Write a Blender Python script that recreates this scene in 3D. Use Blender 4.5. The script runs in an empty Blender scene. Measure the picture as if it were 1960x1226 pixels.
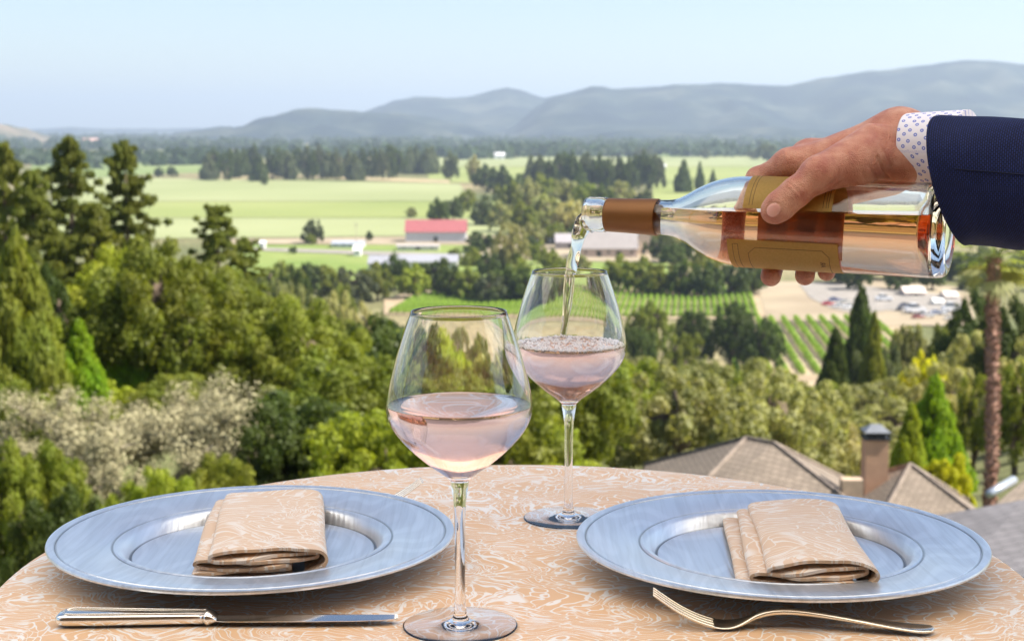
import bpy, bmesh, math, random
import numpy as np
from mathutils import Vector, Matrix
rnd = random.Random(7)
R = math.radians
scene = bpy.context.scene
COL = scene.collection

# ------------------------------------------------------------------ camera
EYE = Vector((0.0, 0.0, 1.12))
PITCH = math.atan(363/2900.0)
F = 2900.0
FWD = Vector((0, math.cos(PITCH), -math.sin(PITCH)))
UP = Vector((0, math.sin(PITCH), math.cos(PITCH)))
cam_d = bpy.data.cameras.new("camera")
cam = bpy.data.objects.new("camera", cam_d); COL.objects.link(cam)
cam.location = EYE
cam.rotation_euler = (math.pi/2 - PITCH, 0, 0)
cam_d.sensor_width = 36.0
cam_d.lens = F/1960.0*36.0
cam_d.clip_start = 0.05
cam_d.clip_end = 120000
cam_d.dof.use_dof = True
cam_d.dof.focus_distance = 1.27
cam_d.dof.aperture_fstop = 14.0
scene.camera = cam

# ------------------------------------------------------------------ light
SUN_DIR = Vector((0.74, -0.10, 0.90)).normalized()      # towards the sun
elev = math.asin(SUN_DIR.z); azim = math.atan2(SUN_DIR.x, SUN_DIR.y)
w = bpy.data.worlds.new("World"); scene.world = w; w.use_nodes = True
nt = w.node_tree
bg = nt.nodes['Background']
sky = nt.nodes.new('ShaderNodeTexSky'); sky.sky_type = 'NISHITA'; sky.sun_disc = False
sky.sun_elevation = elev; sky.sun_rotation = azim
sky.altitude = 100; sky.air_density = 1.0; sky.dust_density = 0.5; sky.ozone_density = 1.3
nt.links.new(sky.outputs[0], bg.inputs[0]); bg.inputs[1].default_value = 0.062
sd = bpy.data.lights.new("sun", 'SUN'); so = bpy.data.objects.new("sun", sd); COL.objects.link(so)
sd.energy = 4.6; sd.angle = R(0.53); sd.color = (1.0, 0.94, 0.84)
so.rotation_euler = SUN_DIR.to_track_quat('Z', 'Y').to_euler()
scene.view_settings.view_transform = 'Standard'
scene.view_settings.look = 'None'
scene.view_settings.exposure = 1.48
scene.view_settings.gamma = 1.0
scene.render.engine = 'CYCLES'
cy = scene.cycles
cy.max_bounces = 16; cy.transmission_bounces = 16; cy.glossy_bounces = 6; cy.diffuse_bounces = 5
cy.transparent_max_bounces = 8; cy.volume_bounces = 0
cy.caustics_refractive = True; cy.caustics_reflective = False
cy.blur_glossy = 0.0; cy.sample_clamp_indirect = 10.0
cy.use_denoising = True

# ------------------------------------------------------------------ helpers
def P(u, v, d):
    u, v, d = float(u), float(v), float(d)
    return EYE + d*(FWD + Vector(((u-980)/F, 0, 0)) - (v-613)/F*UP)
def G(u, v, z):
    q = FWD + Vector(((u-980)/F, 0, 0)) - float((v-613)/F)*UP
    return EYE + q*((z-EYE.z)/q.z)
def smooth(a, b, x):
    t = np.clip((x-a)/(b-a), 0, 1); return t*t*(3-2*t)
def catmull(pts, n):
    pts = [np.array(p, float) for p in pts]
    p = [2*pts[0]-pts[1]] + pts + [2*pts[-1]-pts[-2]]
    out = []
    for i in range(1, len(p)-2):
        for k in range(n):
            t = k/n
            a, b, c, d = p[i-1], p[i], p[i+1], p[i+2]
            out.append(0.5*((2*b)+(-a+c)*t+(2*a-5*b+4*c-d)*t*t+(-a+3*b-3*c+d)*t**3))
    out.append(p[-2]); return [tuple(q) for q in out]
def set_smooth(me, on=True):
    me.polygons.foreach_set('use_smooth', [on]*len(me.polygons))
def mesh(name, verts, faces, mats, uvs=None, sm=False, mat_ids=None):
    me = bpy.data.meshes.new(name)
    me.from_pydata([tuple(v) for v in verts], [], [tuple(f) for f in faces])
    if not isinstance(mats, (list, tuple)): mats = [mats]
    for m in mats: me.materials.append(m)
    if mat_ids is not None: me.polygons.foreach_set('material_index', [int(i) for i in mat_ids])
    if uvs is not None:
        uv = me.uv_layers.new(name='UVMap')
        li = np.zeros(len(me.loops), dtype=np.int32); me.loops.foreach_get('vertex_index', li)
        uv.data.foreach_set('uv', np.asarray(uvs, dtype=np.float32)[li].ravel())
    set_smooth(me, sm); me.update()
    return me
def link(name, me, parent=None, loc=None):
    o = bpy.data.objects.new(name, me); COL.objects.link(o)
    if parent is not None: o.parent = parent
    if loc is not None: o.location = loc
    return o
def tag(o, label=None, cat=None, group=None, kind=None):
    if label: o['label'] = label
    if cat: o['category'] = cat
    if group: o['group'] = group
    if kind: o['kind'] = kind
    return o
def empty(name, loc, label=None, cat=None, group=None, rz=0):
    o = bpy.data.objects.new(name, None); COL.objects.link(o)
    o.location = loc; o.rotation_euler = (0, 0, rz); o.empty_display_size = .1
    return tag(o, label, cat, group)
def recalc(me):
    bm = bmesh.new(); bm.from_mesh(me)
    bmesh.ops.recalc_face_normals(bm, faces=bm.faces); bm.to_mesh(me); bm.free(); return me
def lathe(prof, n=64, closed=False):
    """prof: (r,z) list; r==0 ends become poles. returns verts, faces, uv"""
    V, Fc, U = [], [], []
    rows = []
    for k, (r, z) in enumerate(prof):
        if r < 1e-7:
            rows.append([len(V)]); V.append((0, 0, z)); U.append((.5, k/len(prof)))
        else:
            row = []
            for i in range(n):
                a = 2*math.pi*i/n
                row.append(len(V)); V.append((r*math.cos(a), r*math.sin(a), z)); U.append((i/n, k/len(prof)))
            rows.append(row)
    pairs = list(zip(rows[:-1], rows[1:]))
    if closed: pairs.append((rows[-1], rows[0]))
    for A, B in pairs:
        if len(A) == 1 and len(B) == 1: continue
        for i in range(n):
            j = (i+1) % n
            if len(A) == 1: Fc.append((A[0], B[j], B[i]))
            elif len(B) == 1: Fc.append((A[i], A[j], B[0]))
            else: Fc.append((A[i], A[j], B[j], B[i]))
    return V, Fc, U
class MB:
    """collects shapes into one mesh"""
    def __init__(s): s.V = []; s.F = []
    def add(s, V, Fc, M=None):
        o = len(s.V)
        s.V += [tuple(M @ Vector(v)) if M is not None else tuple(v) for v in V]
        s.F += [tuple(i+o for i in f) for f in Fc]; return s
    def box(s, x0, x1, y0, y1, z0, z1, M=None):
        V = [(x, y, z) for z in (z0, z1) for y in (y0, y1) for x in (x0, x1)]
        return s.add(V, [(0,2,3,1),(4,5,7,6),(0,1,5,4),(2,6,7,3),(0,4,6,2),(1,3,7,5)], M)
    def tube(s, pts, rad, n=8, M=None, cap=True):
        pts = [Vector(p) for p in pts]; V = []; Fc = []
        up = Vector((0, 0, 1))
        for i, p in enumerate(pts):
            t = (pts[min(i+1, len(pts)-1)] - pts[max(i-1, 0)]).normalized()
            a = t.cross(up if abs(t.z) < .95 else Vector((1, 0, 0))).normalized(); b = a.cross(t)
            r = rad[i] if hasattr(rad, '__len__') else rad
            for k in range(n):
                th = 2*math.pi*k/n
                V.append(p + r*(math.cos(th)*a + math.sin(th)*b))
        for i in range(len(pts)-1):
            for k in range(n):
                j = (k+1) % n
                Fc.append((i*n+k, i*n+j, (i+1)*n+j, (i+1)*n+k))
        if cap:
            Fc.append(tuple(range(n))[::-1]); Fc.append(tuple((len(pts)-1)*n+k for k in range(n)))
        return s.add(V, Fc, M)
    def build(s, name, mat, parent=None, sm=False, fix=True):
        me = mesh(name, s.V, s.F, mat, sm=sm)
        if fix: recalc(me)
        return link(name, me, parent)

# ------------------------------------------------------------------ noise (numpy)
_rng = np.random.RandomState(11)
_tab = _rng.rand(256, 256).astype(np.float32)
def vnoise(x, y):
    xi = np.floor(x).astype(int); yi = np.floor(y).astype(int)
    fx = x-xi; fy = y-yi; fx = fx*fx*(3-2*fx); fy = fy*fy*(3-2*fy)
    g = lambda a, b: _tab[a & 255, b & 255]
    return (g(xi, yi)*(1-fx)+g(xi+1, yi)*fx)*(1-fy)+(g(xi, yi+1)*(1-fx)+g(xi+1, yi+1)*fx)*fy
def fbm(x, y, o=5):
    s = 0; a = .5
    for k in range(o):
        s = s + a*vnoise(x*2**k+17.3*k, y*2**k+9.1*k); a *= .5
    return s

# ------------------------------------------------------------------ materials
def mat(name):
    m = bpy.data.materials.new(name); m.use_nodes = True
    return m, m.node_tree.nodes, m.node_tree.links, m.node_tree.nodes['Principled BSDF']
def nd(N, t, **kw):
    n = N.new(t)
    for k, v in kw.items(): setattr(n, k, v)
    return n
def ramp(N, L, src, stops):
    r = N.new('ShaderNodeValToRGB'); e = r.color_ramp.elements
    while len(e) < len(stops): e.new(.5)
    for q, (p, c) in zip(e, stops):
        q.position = p; q.color = (c[0], c[1], c[2], 1) if hasattr(c, '__len__') else (c, c, c, 1)
    L.new(src, r.inputs[0]); return r.outputs[0]
def plain(name, col, rough=.6, metal=0, noise=0.15, scale=5, bump=0, spec=.5, coord='Object'):
    m, N, L, b = mat(name)
    tc = N.new('ShaderNodeTexCoord'); nz = N.new('ShaderNodeTexNoise'); nz.inputs['Scale'].default_value = scale
    nz.inputs['Detail'].default_value = 6
    L.new(tc.outputs[coord], nz.inputs['Vector'])
    c = ramp(N, L, nz.outputs['Fac'], [(.3, [x*(1-noise) for x in col]), (.7, [min(1, x*(1+noise)) for x in col])])
    L.new(c, b.inputs['Base Color'])
    b.inputs['Roughness'].default_value = rough; b.inputs['Metallic'].default_value = metal
    b.inputs['Specular IOR Level'].default_value = spec
    if bump:
        bp = N.new('ShaderNodeBump'); bp.inputs['Strength'].default_value = bump; bp.inputs['Distance'].default_value = .02
        L.new(nz.outputs['Fac'], bp.inputs['Height']); L.new(bp.outputs[0], b.inputs['Normal'])
    return m
def glass_mat(name, ior, col=(1, 1, 1), absorb=None, dens=0):
    m, N, L, b = mat(name)
    N.remove(b); out = N['Material Output']
    g = N.new('ShaderNodeBsdfGlass'); g.inputs['IOR'].default_value = ior; g.inputs['Roughness'].default_value = 0
    g.inputs['Color'].default_value = (*col, 1); L.new(g.outputs[0], out.inputs['Surface'])
    if absorb:
        a = N.new('ShaderNodeVolumeAbsorption'); a.inputs['Color'].default_value = (*absorb, 1); a.inputs['Density'].default_value = dens
        L.new(a.outputs[0], out.inputs['Volume'])
    return m
def leaf_mat(name, trans=.5, sat=1.0):
    """colour comes from the object's own colour; leaves differ a little from one another"""
    m, N, L, b = mat(name)
    oi = N.new('ShaderNodeObjectInfo'); geo = N.new('ShaderNodeNewGeometry'); tc = N.new('ShaderNodeTexCoord')
    nz = N.new('ShaderNodeTexNoise'); nz.inputs['Scale'].default_value = 2.2; nz.inputs['Detail'].default_value = 3
    L.new(tc.outputs['Object'], nz.inputs['Vector'])
    h = N.new('ShaderNodeHueSaturation')
    mr = N.new('ShaderNodeMapRange'); mr.inputs['To Min'].default_value = .85; mr.inputs['To Max'].default_value = 1.4
    L.new(geo.outputs['Random Per Island'], mr.inputs['Value']); L.new(mr.outputs[0], h.inputs['Value'])
    mh = N.new('ShaderNodeMapRange'); mh.inputs['From Min'].default_value = .3; mh.inputs['From Max'].default_value = .7
    mh.inputs['To Min'].default_value = .485; mh.inputs['To Max'].default_value = .515
    L.new(nz.outputs['Fac'], mh.inputs['Value']); L.new(mh.outputs[0], h.inputs['Hue'])
    L.new(oi.outputs['Color'], h.inputs['Color'])
    L.new(h.outputs[0], b.inputs['Base Color']); b.inputs['Roughness'].default_value = .55
    b.inputs['Specular IOR Level'].default_value = .3
    t = N.new('ShaderNodeBsdfTranslucent'); mx = N.new('ShaderNodeMixShader'); mx.inputs[0].default_value = trans
    g = N.new('ShaderNodeMix'); g.data_type = 'RGBA'; g.blend_type = 'MULTIPLY'; g.inputs[0].default_value = 1
    L.new(h.outputs[0], g.inputs[6]); g.inputs[7].default_value = (1.0, 1.0, .45, 1)
    L.new(g.outputs[2], t.inputs['Color'])
    L.new(b.outputs[0], mx.inputs[1]); L.new(t.outputs[0], mx.inputs[2]); L.new(mx.outputs[0], N['Material Output'].inputs['Surface'])
    return m
M = {}
M['leaf'] = leaf_mat('leaf')
M['bark'] = plain('bark', (.16, .115, .08), .9, noise=.4, scale=8, bump=.6)
M['bark_pale'] = plain('bark_pale', (.42, .36, .28), .9, noise=.3, scale=6, bump=.5)
# ================================================================== TERRAIN
ZV = EYE.z - 62.0
_dy = [0, 3.2, 4, 8, 15, 43, 70, 100, 150, 200, 250, 300, 350, 420, 1e6]
_dz = [1.25, 1.3, 2.6, 6.0, 9.0, 14.5, 18.2, 23.5, 32, 40.5, 49, 57, 60.8, 62, 62]
def ground(x, y):
    """world z of the hillside and valley floor at x, y"""
    x = np.asarray(x, float); y = np.asarray(y, float)
    yy = np.maximum(y, 0) + np.maximum(np.abs(x)-np.maximum(y, 4)*.5, 0)*.25
    d = np.interp(yy, _dy, _dz)
    r = x/np.maximum(y, 8.0)
    spur = smooth(.02, -.28, r)*np.interp(yy, [0, 25, 60, 130, 240, 420, 600], [0, 1.0, 5, 8.5, 8, 2, 0])
    spur2 = smooth(.22, .45, r)*np.interp(yy, [0, 40, 120, 260, 450], [0, 1, 6, 5, 0])
    bump = (fbm(x*.02+5, y*.02+3, 4)-.47)*np.interp(yy, [0, 40, 250, 400], [0, 5, 5, 0])
    far = (fbm(x*.0008+2, y*.0008, 3)-.45)*np.interp(yy, [0, 2500, 30000], [0, 0, 8])
    return EYE.z - d + spur + spur2 + bump + far
def gz(x, y): return float(ground(x, y))
def ring_terrain():
    rs = [0.0, 3.0, 3.6] + [4*1.06**k for k in range(154)]
    rs = [r for r in rs if r < 30500]
    n = 220
    V, Fc = [(0, 0, gz(0, 0))], []
    for r in rs[1:]:
        a = np.linspace(0, 2*math.pi, n, endpoint=False)
        x = r*np.cos(a); y = r*np.sin(a); z = ground(x, y)
        V += list(zip(x.tolist(), y.tolist(), z.tolist()))
    for i in range(n): Fc.append((0, 1+i, 1+(i+1) % n))
    for k in range(len(rs)-2):
        for i in range(n):
            j = (i+1) % n; A = 1+k*n; B = A+n
            Fc.append((A+i, B+i, B+j, A+j))
    m, N, L, b = mat('ground_earth')
    tc = N.new('ShaderNodeTexCoord')
    n1 = nd(N, 'ShaderNodeTexNoise'); n1.inputs['Scale'].default_value = .004; n1.inputs['Detail'].default_value = 8
    n2 = nd(N, 'ShaderNodeTexNoise'); n2.inputs['Scale'].default_value = .35; n2.inputs['Detail'].default_value = 8
    L.new(tc.outputs['Object'], n1.inputs['Vector']); L.new(tc.outputs['Object'], n2.inputs['Vector'])
    c1 = ramp(N, L, n1.outputs['Fac'], [(.36, (.11, .13, .05)), (.5, (.20, .19, .09)), (.6, (.30, .25, .14))])
    c2 = ramp(N, L, n2.outputs['Fac'], [(.35, .55), (.65, 1.1)])
    mx = nd(N, 'ShaderNodeMix', data_type='RGBA', blend_type='MULTIPLY'); mx.inputs[0].default_value = 1
    L.new(c1, mx.inputs[6]); L.new(c2, mx.inputs[7]); L.new(mx.outputs[2], b.inputs['Base Color'])
    b.inputs['Roughness'].default_value = .95; b.inputs['Specular IOR Level'].default_value = .1
    o = link('ground', mesh('ground', V, Fc, m, sm=True)); tag(o, kind='structure')
ring_terrain()

def field_mat(name, c1, c2, scale=.01, stripe=None, sdir=(1, 0)):
    m, N, L, b = mat(name)
    tc = N.new('ShaderNodeTexCoord')
    n1 = nd(N, 'ShaderNodeTexNoise'); n1.inputs['Scale'].default_value = scale; n1.inputs['Detail'].default_value = 7
    L.new(tc.outputs['Object'], n1.inputs['Vector'])
    c = ramp(N, L, n1.outputs['Fac'], [(.35, c1), (.65, c2)])
    if stripe:
        mp = N.new('ShaderNodeMapping'); mp.inputs['Rotation'].default_value = (0, 0, math.atan2(sdir[1], sdir[0]))
        wv = nd(N, 'ShaderNodeTexWave'); wv.inputs['Scale'].default_value = .314/stripe; wv.inputs['Distortion'].default_value = 0.4
        L.new(tc.outputs['Object'], mp.inputs[0]); L.new(mp.outputs[0], wv.inputs['Vector'])
        s = ramp(N, L, wv.outputs['Fac'], [(.3, .75), (.7, 1.1)])
        mx = nd(N, 'ShaderNodeMix', data_type='RGBA', blend_type='MULTIPLY'); mx.inputs[0].default_value = 1
        L.new(c, mx.inputs[6]); L.new(s, mx.inputs[7]); c = mx.outputs[2]
    L.new(c, b.inputs['Base Color']); b.inputs['Roughness'].default_value = .95; b.inputs['Specular IOR Level'].default_value = .1
    return m
def patch(name, poly, m, lift):
    """flat sheet lying on the valley floor, outline given by the directions in which its corners are seen"""
    pts = [G(u, v, ZV) for u, v in poly]
    # subdivide edges so that it follows the gentle floor
    bm = bmesh.new(); vs = [bm.verts.new((p.x, p.y, 0)) for p in pts]; f = bm.faces.new(vs)
    bmesh.ops.triangulate(bm, faces=[f])
    bmesh.ops.subdivide_edges(bm, edges=bm.edges[:], cuts=5, use_grid_fill=True)
    for v in bm.verts: v.co.z = max(gz(v.co.x, v.co.y), ZV) + lift
    me = bpy.data.meshes.new(name); bm.to_mesh(me); bm.free(); me.materials.append(m); recalc(me)
    if me.polygons[0].normal.z < 0: me.flip_normals()
    o = link(name, me); tag(o, kind='structure'); return o
FM = {
 'a': field_mat('field_bright', (.20, .235, .075), (.25, .275, .10), .004),
 'b': field_mat('field_pale', (.235, .26, .12), (.28, .30, .15), .004),
 'c': field_mat('field_deep', (.15, .22, .04), (.20, .26, .06), .004),
 'd': field_mat('field_straw', (.34, .27, .15), (.44, .36, .22), .02),
 'e': field_mat('dirt', (.27, .215, .15), (.36, .30, .21), .03),
 'f': field_mat('vineyard_soil', (.30, .23, .15), (.38, .30, .20), .08),
 'g': field_mat('grass_verge', (.15, .21, .05), (.22, .26, .08), .03),
 'r': field_mat('road_asphalt', (.23, .21, .19), (.30, .27, .24), .2),
 'h': field_mat('field_far', (.16, .21, .07), (.21, .25, .10), .002),
}
patch('field', [(60, 292), (400, 288), (400, 330), (290, 334), (60, 345)], FM['h'], .3)
patch('field', [(820, 282), (1960, 282), (1960, 300), (820, 300)], FM['h'], .3)
patch('field', [(820, 301), (1960, 301), (1960, 318), (820, 318)], FM['b'], .3)
patch('field', [(820, 319), (1960, 319), (1960, 345), (820, 350)], FM['a'], .3)
patch('field', [(100, 338), (880, 352), (900, 385), (100, 385)], FM['b'], .3)
patch('field', [(100, 386), (960, 386), (900, 417), (100, 417)], FM['a'], .3)
patch('field', [(100, 418), (980, 418), (980, 450), (100, 459)], FM['b'], .3)
patch('dry_strip', [(380, 329), (860, 345), (860, 351), (600, 341), (400, 334)], FM['d'], .5)
patch('dry_strip', [(440, 459), (960, 452), (960, 470), (440, 468)], FM['e'], .5)
patch('grass', [(440, 469), (1280, 470), (1280, 540), (440, 560)], FM['g'], .3)
patch('road', [(440, 474), (700, 482), (900, 488), (900, 494), (700, 489), (440, 479)], FM['r'], .6)
patch('dirt_yard', [(900, 455), (1330, 455), (1330, 505), (900, 498)], FM['e'], .55)
patch('field', [(1250, 350), (1440, 350), (1440, 400), (1250, 400)], FM['a'], .3)
patch('vineyard_ground', [(735, 575), (790, 558), (1445, 543), (1475, 612), (1180, 612), (735, 604)], FM['f'], .35)
patch('vineyard_ground', [(1400, 612), (1720, 612), (1860, 760), (1440, 760)], FM['f'], .35)
patch('dirt_yard', [(1447, 540), (1700, 540), (1850, 552), (1870, 625), (1640, 625), (1467, 611)], FM['e'], .45)
patch('parking_lot', [(1530, 546), (1600, 543), (1660, 550), (1760, 562), (1838, 570), (1842, 600), (1800, 606), (1700, 596), (1640, 603), (1590, 592), (1550, 572)], FM['r'], .6)

# ---- hills
def hill_mat(name, c1, c2, c3):
    m, N, L, b = mat(name)
    tc = N.new('ShaderNodeTexCoord')
    n1 = nd(N, 'ShaderNodeTexNoise'); n1.inputs['Scale'].default_value = .0028; n1.inputs['Detail'].default_value = 10; n1.inputs['Roughness'].default_value = .62
    L.new(tc.outputs['Object'], n1.inputs['Vector'])
    c = ramp(N, L, n1.outputs['Fac'], [(.38, c1), (.52, c2), (.68, c3)])
    L.new(c, b.inputs['Base Color']); b.inputs['Roughness'].default_value = .95; b.inputs['Specular IOR Level'].default_value = .05
    return m
HM = hill_mat('wooded_slope', (.008, .016, .022), (.022, .035, .030), (.09, .095, .07))
def hill(name, D, W, crest, m, seed, rough=.5):
    """a real ridge D metres off: crest heights follow the skyline, slopes with gullies in front and behind"""
    us = [c[0] for c in crest]; vs = [c[1] for c in crest]
    xs = np.linspace((us[0]-980)/F*D, (us[-1]-980)/F*D, 260)
    uu = xs/D*F+980
    vv = np.interp(uu, us, vs) + (fbm(uu*.035+seed, uu*0+seed, 4)-.47)*9*rough
    hz = EYE.z + D*((613-vv)/F*math.cos(PITCH)-math.sin(PITCH)) - ZV
    hz = np.maximum(hz, 0)
    ts = np.linspace(-1, 1, 70)
    X, T = np.meshgrid(xs, ts); H = np.tile(hz, (len(ts), 1))
    sp = np.abs(fbm(X/900+seed, T*1.3+seed, 4)-.47)*2.2
    Y_ = D+T*W
    prof = np.clip(1-np.abs(T)**1.25, 0, 1)
    shift = (fbm(X/2500+seed, X*0+3.3, 3)-.47)*W*.5*(1-np.abs(T))
    dirt = fbm(X/260+seed, Y_/260, 4)-.47
    Z = ZV + dirt*95*np.minimum(1, H/120)*np.minimum(1, np.abs(T)*5) + H*(prof*(1-1.1*sp*np.abs(T)**.6*(1-prof*.3))) - 6
    Y = D + T*W + shift*0
    V = list(zip(X.ravel().tolist(), Y.ravel().tolist(), Z.ravel().tolist()))
    nx = len(xs); Fc = []
    for a in range(len(ts)-1):
        for b_ in range(nx-1):
            i = a*nx+b_; Fc.append((i, i+1, i+nx+1, i+nx))
    o = link(name, mesh(name, V, Fc, m, sm=True)); tag(o, kind='structure')
hill('hill', 7600, 1300, [(-420, 262), (-200, 225), (-60, 222), (0, 236), (30, 250), (60, 262), (75, 270)], hill_mat('dry_slope', (.05, .06, .03), (.16, .13, .08), (.3, .22, .15)), 3)
hill('hill', 9000, 1500, [(330, 268), (400, 243), (430, 238), (470, 243), (500, 236), (530, 218), (575, 206), (620, 206), (690, 211), (760, 214), (830, 224), (900, 238), (960, 252), (1030, 268)], HM, 5)
hill('hill', 12000, 2300, [(560, 268), (640, 236), (715, 207), (760, 190), (800, 184), (860, 186), (910, 180), (945, 168), (970, 163), (995, 170), (1040, 184), (1090, 176), (1180, 168), (1330, 158), (1500, 178), (1800, 215), (2100, 262)], HM, 9)
hill('hill', 10200, 2300, [(930, 268), (985, 240), (1020, 206), (1050, 188), (1085, 176), (1130, 163), (1180, 168), (1240, 166), (1290, 160), (1370, 157), (1420, 159), (1500, 162), (1560, 148), (1640, 138), (1720, 128), (1790, 119), (1850, 115), (1900, 118), (1960, 120), (2150, 130), (2400, 180), (2700, 262)], HM, 14)
hill('hill', 17000, 1500, [(-500, 252), (-200, 244), (60, 246), (130, 243), (260, 246), (400, 244), (560, 248), (700, 258)], HM, 21, .3)
hill('hill', 7600, 700, [(1050, 268), (1130, 255), (1220, 244), (1330, 248), (1450, 240), (1600, 250), (1800, 243), (2000, 246), (2200, 268)], HM, 33, .6)
# ================================================================== TREES
def leaves(blobs, n, size, seed, up=.35, inner=.6, needle=1.5, flat=1.0):
    """n small folded leaf faces spread through a crown made of round clumps (x,y,z,r)"""
    rs = np.random.RandomState(seed)
    B = np.array(blobs, float); wgt = B[:, 3]**2; wgt /= wgt.sum()
    k = rs.choice(len(B), n, p=wgt)
    d = rs.normal(size=(n, 3)); d[:, 2] += up; d /= np.linalg.norm(d, axis=1)[:, None]
    rad = B[k, 3]*(inner+(1.06-inner)*rs.rand(n)**.6)
    C = B[k, :3] + d*rad[:, None]*np.array([1, 1, flat])
    nrm = d + rs.normal(size=(n, 3))*.45; nrm /= np.linalg.norm(nrm, axis=1)[:, None]
    t = np.cross(nrm, rs.normal(size=(n, 3))); t /= np.linalg.norm(t, axis=1)[:, None]
    b = np.cross(nrm, t); s = size*(.55+.9*rs.rand(n))[:, None]
    v = np.empty((n, 4, 3))
    v[:, 0] = C - t*s*needle*.5; v[:, 1] = C + b*s*.5 - nrm*s*.12; v[:, 2] = C + t*s*needle*.5; v[:, 3] = C - b*s*.5 - nrm*s*.12
    return v.reshape(-1, 3)
def leaf_mesh(name, V, m=None):
    n = len(V)//4
    me = bpy.data.meshes.new(name); me.vertices.add(len(V)); me.vertices.foreach_set('co', V.astype(np.float32).ravel())
    me.loops.add(4*n); me.loops.foreach_set('vertex_index', np.arange(4*n, dtype=np.int32))
    me.polygons.add(n); me.polygons.foreach_set('loop_start', np.arange(n, dtype=np.int32)*4)
    me.materials.append(m or M['leaf']); me.update(calc_edges=True); me.validate(); return me
def c_round(seed, n=9000, leaf=.05, nb=70, lobes=4, clump=.15, spread=.45, up=.45):
    """broadleaf crown, radius about 1, z 0 to 1: a few lobes, each set with leaf clumps on its surface"""
    r = random.Random(seed); bl = []
    lob = [(0, 0, .52, .62, .46)]
    for i in range(lobes):
        a = i*6.283/lobes+r.uniform(-.5, .5); q = spread*r.uniform(.8, 1.25); s_ = r.uniform(.36, .55)
        lob.append((q*math.cos(a), q*math.sin(a), r.uniform(.26, .62), s_, s_*r.uniform(.6, .85)))
    tot = sum(l[3]**2 for l in lob)
    for lx, ly, lz, lr, lh in lob:
        m = max(6, int(nb*lr**2/tot))
        for k in range(m):
            a = k*2.39996+r.uniform(-.5, .5); h = 1-(k+.5)/m*1.7; q = math.sqrt(max(0, 1-h*h)); e = r.uniform(.78, 1.1)
            bl.append((lx+q*math.cos(a)*lr*e, ly+q*math.sin(a)*lr*e, min(.97, max(.06, lz+h*lh*e)), clump*r.uniform(.6, 1.35)))
    return leaf_mesh('crown_round', leaves(bl, n, leaf, seed, up=up, inner=.25, flat=.75, needle=1.3))
def c_cone(seed, n=8000, leaf=.10, k=1.0):
    r = random.Random(seed); bl = []
    for i in range(46):
        h = (i+.5)/46; rr = (1-h)**.75*.78*r.uniform(.7, 1.12); a = i*2.39996+r.uniform(-.5, .5)
        bl.append((rr*math.cos(a), rr*math.sin(a), .03+h*.9, (.34*(1-h)+.09)*k))
    return leaf_mesh('crown_cone', leaves(bl, n, leaf, seed, up=.1, flat=.42))
def c_pine(seed, n=7000, leaf=.10):
    """open conifer with drooping layered boughs and sky between them"""
    r = random.Random(seed); bl = []
    z = .08
    while z < .95:
        m = r.randint(3, 6); a0 = r.uniform(0, 6.28)
        L_ = (1-z)**.5*r.uniform(.7, 1.15)
        for j in range(m):
            a = a0 + j*6.283/m + r.uniform(-.4, .4); L2 = L_*r.uniform(.55, 1.1)
            for q in (.38, .68, 1.0):
                bl.append((L2*q*math.cos(a), L2*q*math.sin(a), z+(.05-.07*q if j % 2 else .04*q)+r.uniform(-.028, .028), (.085+.10*(1-z))*(1.15-.35*q)))
        z += r.uniform(.06, .10)
    bl += [(0, 0, .99, .10), (.02, .03, .95, .16), (-.05, .02, .90, .2), (.06, -.04, .86, .2)]
    return leaf_mesh('crown_pine', leaves(bl, n, leaf, seed, up=.3, inner=.1, needle=1.6, flat=.13))
def c_column(seed, n=4000, leaf=.2):
    r = random.Random(seed); bl = []
    for i in range(26):
        h = (i+.5)/26; a = i*2.4; q = (math.sin(math.pi*min(1, h*.85+.12)))**.6
        bl.append((.45*q*math.cos(a), .45*q*math.sin(a), h*.95, .55*q*r.uniform(.8, 1.1)))
    return leaf_mesh('crown_column', leaves(bl, n, leaf, seed, flat=.2))
PRO = {
 'round': [c_round(s, n=17000, leaf=.036, nb=110, clump=.13) for s in (1, 2, 3, 4)],
 'loose': [c_round(s, n=15000, leaf=.034, nb=90, lobes=6, clump=.13, spread=.55) for s in (5, 6, 7)],
 'cone': [c_cone(s, n=15000, leaf=.045) for s in (8, 9)],
 'pine': [c_pine(s, n=20000, leaf=.032) for s in (10, 11, 12, 13)],
 'column': [c_column(14)],
 'far': [c_round(s, n=2600, leaf=.10, nb=40, clump=.2) for s in (15, 16, 17, 18)],
 'fartall': [c_cone(s, n=1800, leaf=.13, k=1.3) for s in (19, 20)],
 'bush': [c_round(s, n=9000, leaf=.05, nb=60, clump=.16) for s in (21, 22)],
}
# fine-leaved crowns for the trees that stand nearest
PRO['near'] = [c_round(s, n=46000, leaf=.024, nb=170, lobes=5, clump=.12) for s in (31, 32, 33)]
def trunk_mesh(name, seed, forks=5, lean=.0):
    """tapered trunk with limbs, height 1, foot radius 1 unit in x,y"""
    r = random.Random(seed); mb = MB()
    pts = [(lean*math.sin(i*.5)*.0+r.uniform(-.25, .25)*(i > 0), r.uniform(-.25, .25)*(i > 0), i/6) for i in range(7)]
    mb.tube(pts, [1.25, .95, .85, .75, .62, .45, .25], 8)
    for k in range(forks):
        a = k*2.4+r.random(); z0 = r.uniform(.4, .75); Lr = r.uniform(4, 8)
        mb.tube([(0, 0, z0), (Lr*.4*math.cos(a), Lr*.4*math.sin(a), z0+.1), (Lr*math.cos(a), Lr*math.sin(a), z0+r.uniform(.15, .25))], [.45, .34, .12], 6)
    me = mesh(name, mb.V, mb.F, M['bark'], sm=True); return recalc(me)
TR = [trunk_mesh('trunk', s) for s in (1, 2, 3)]
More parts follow.
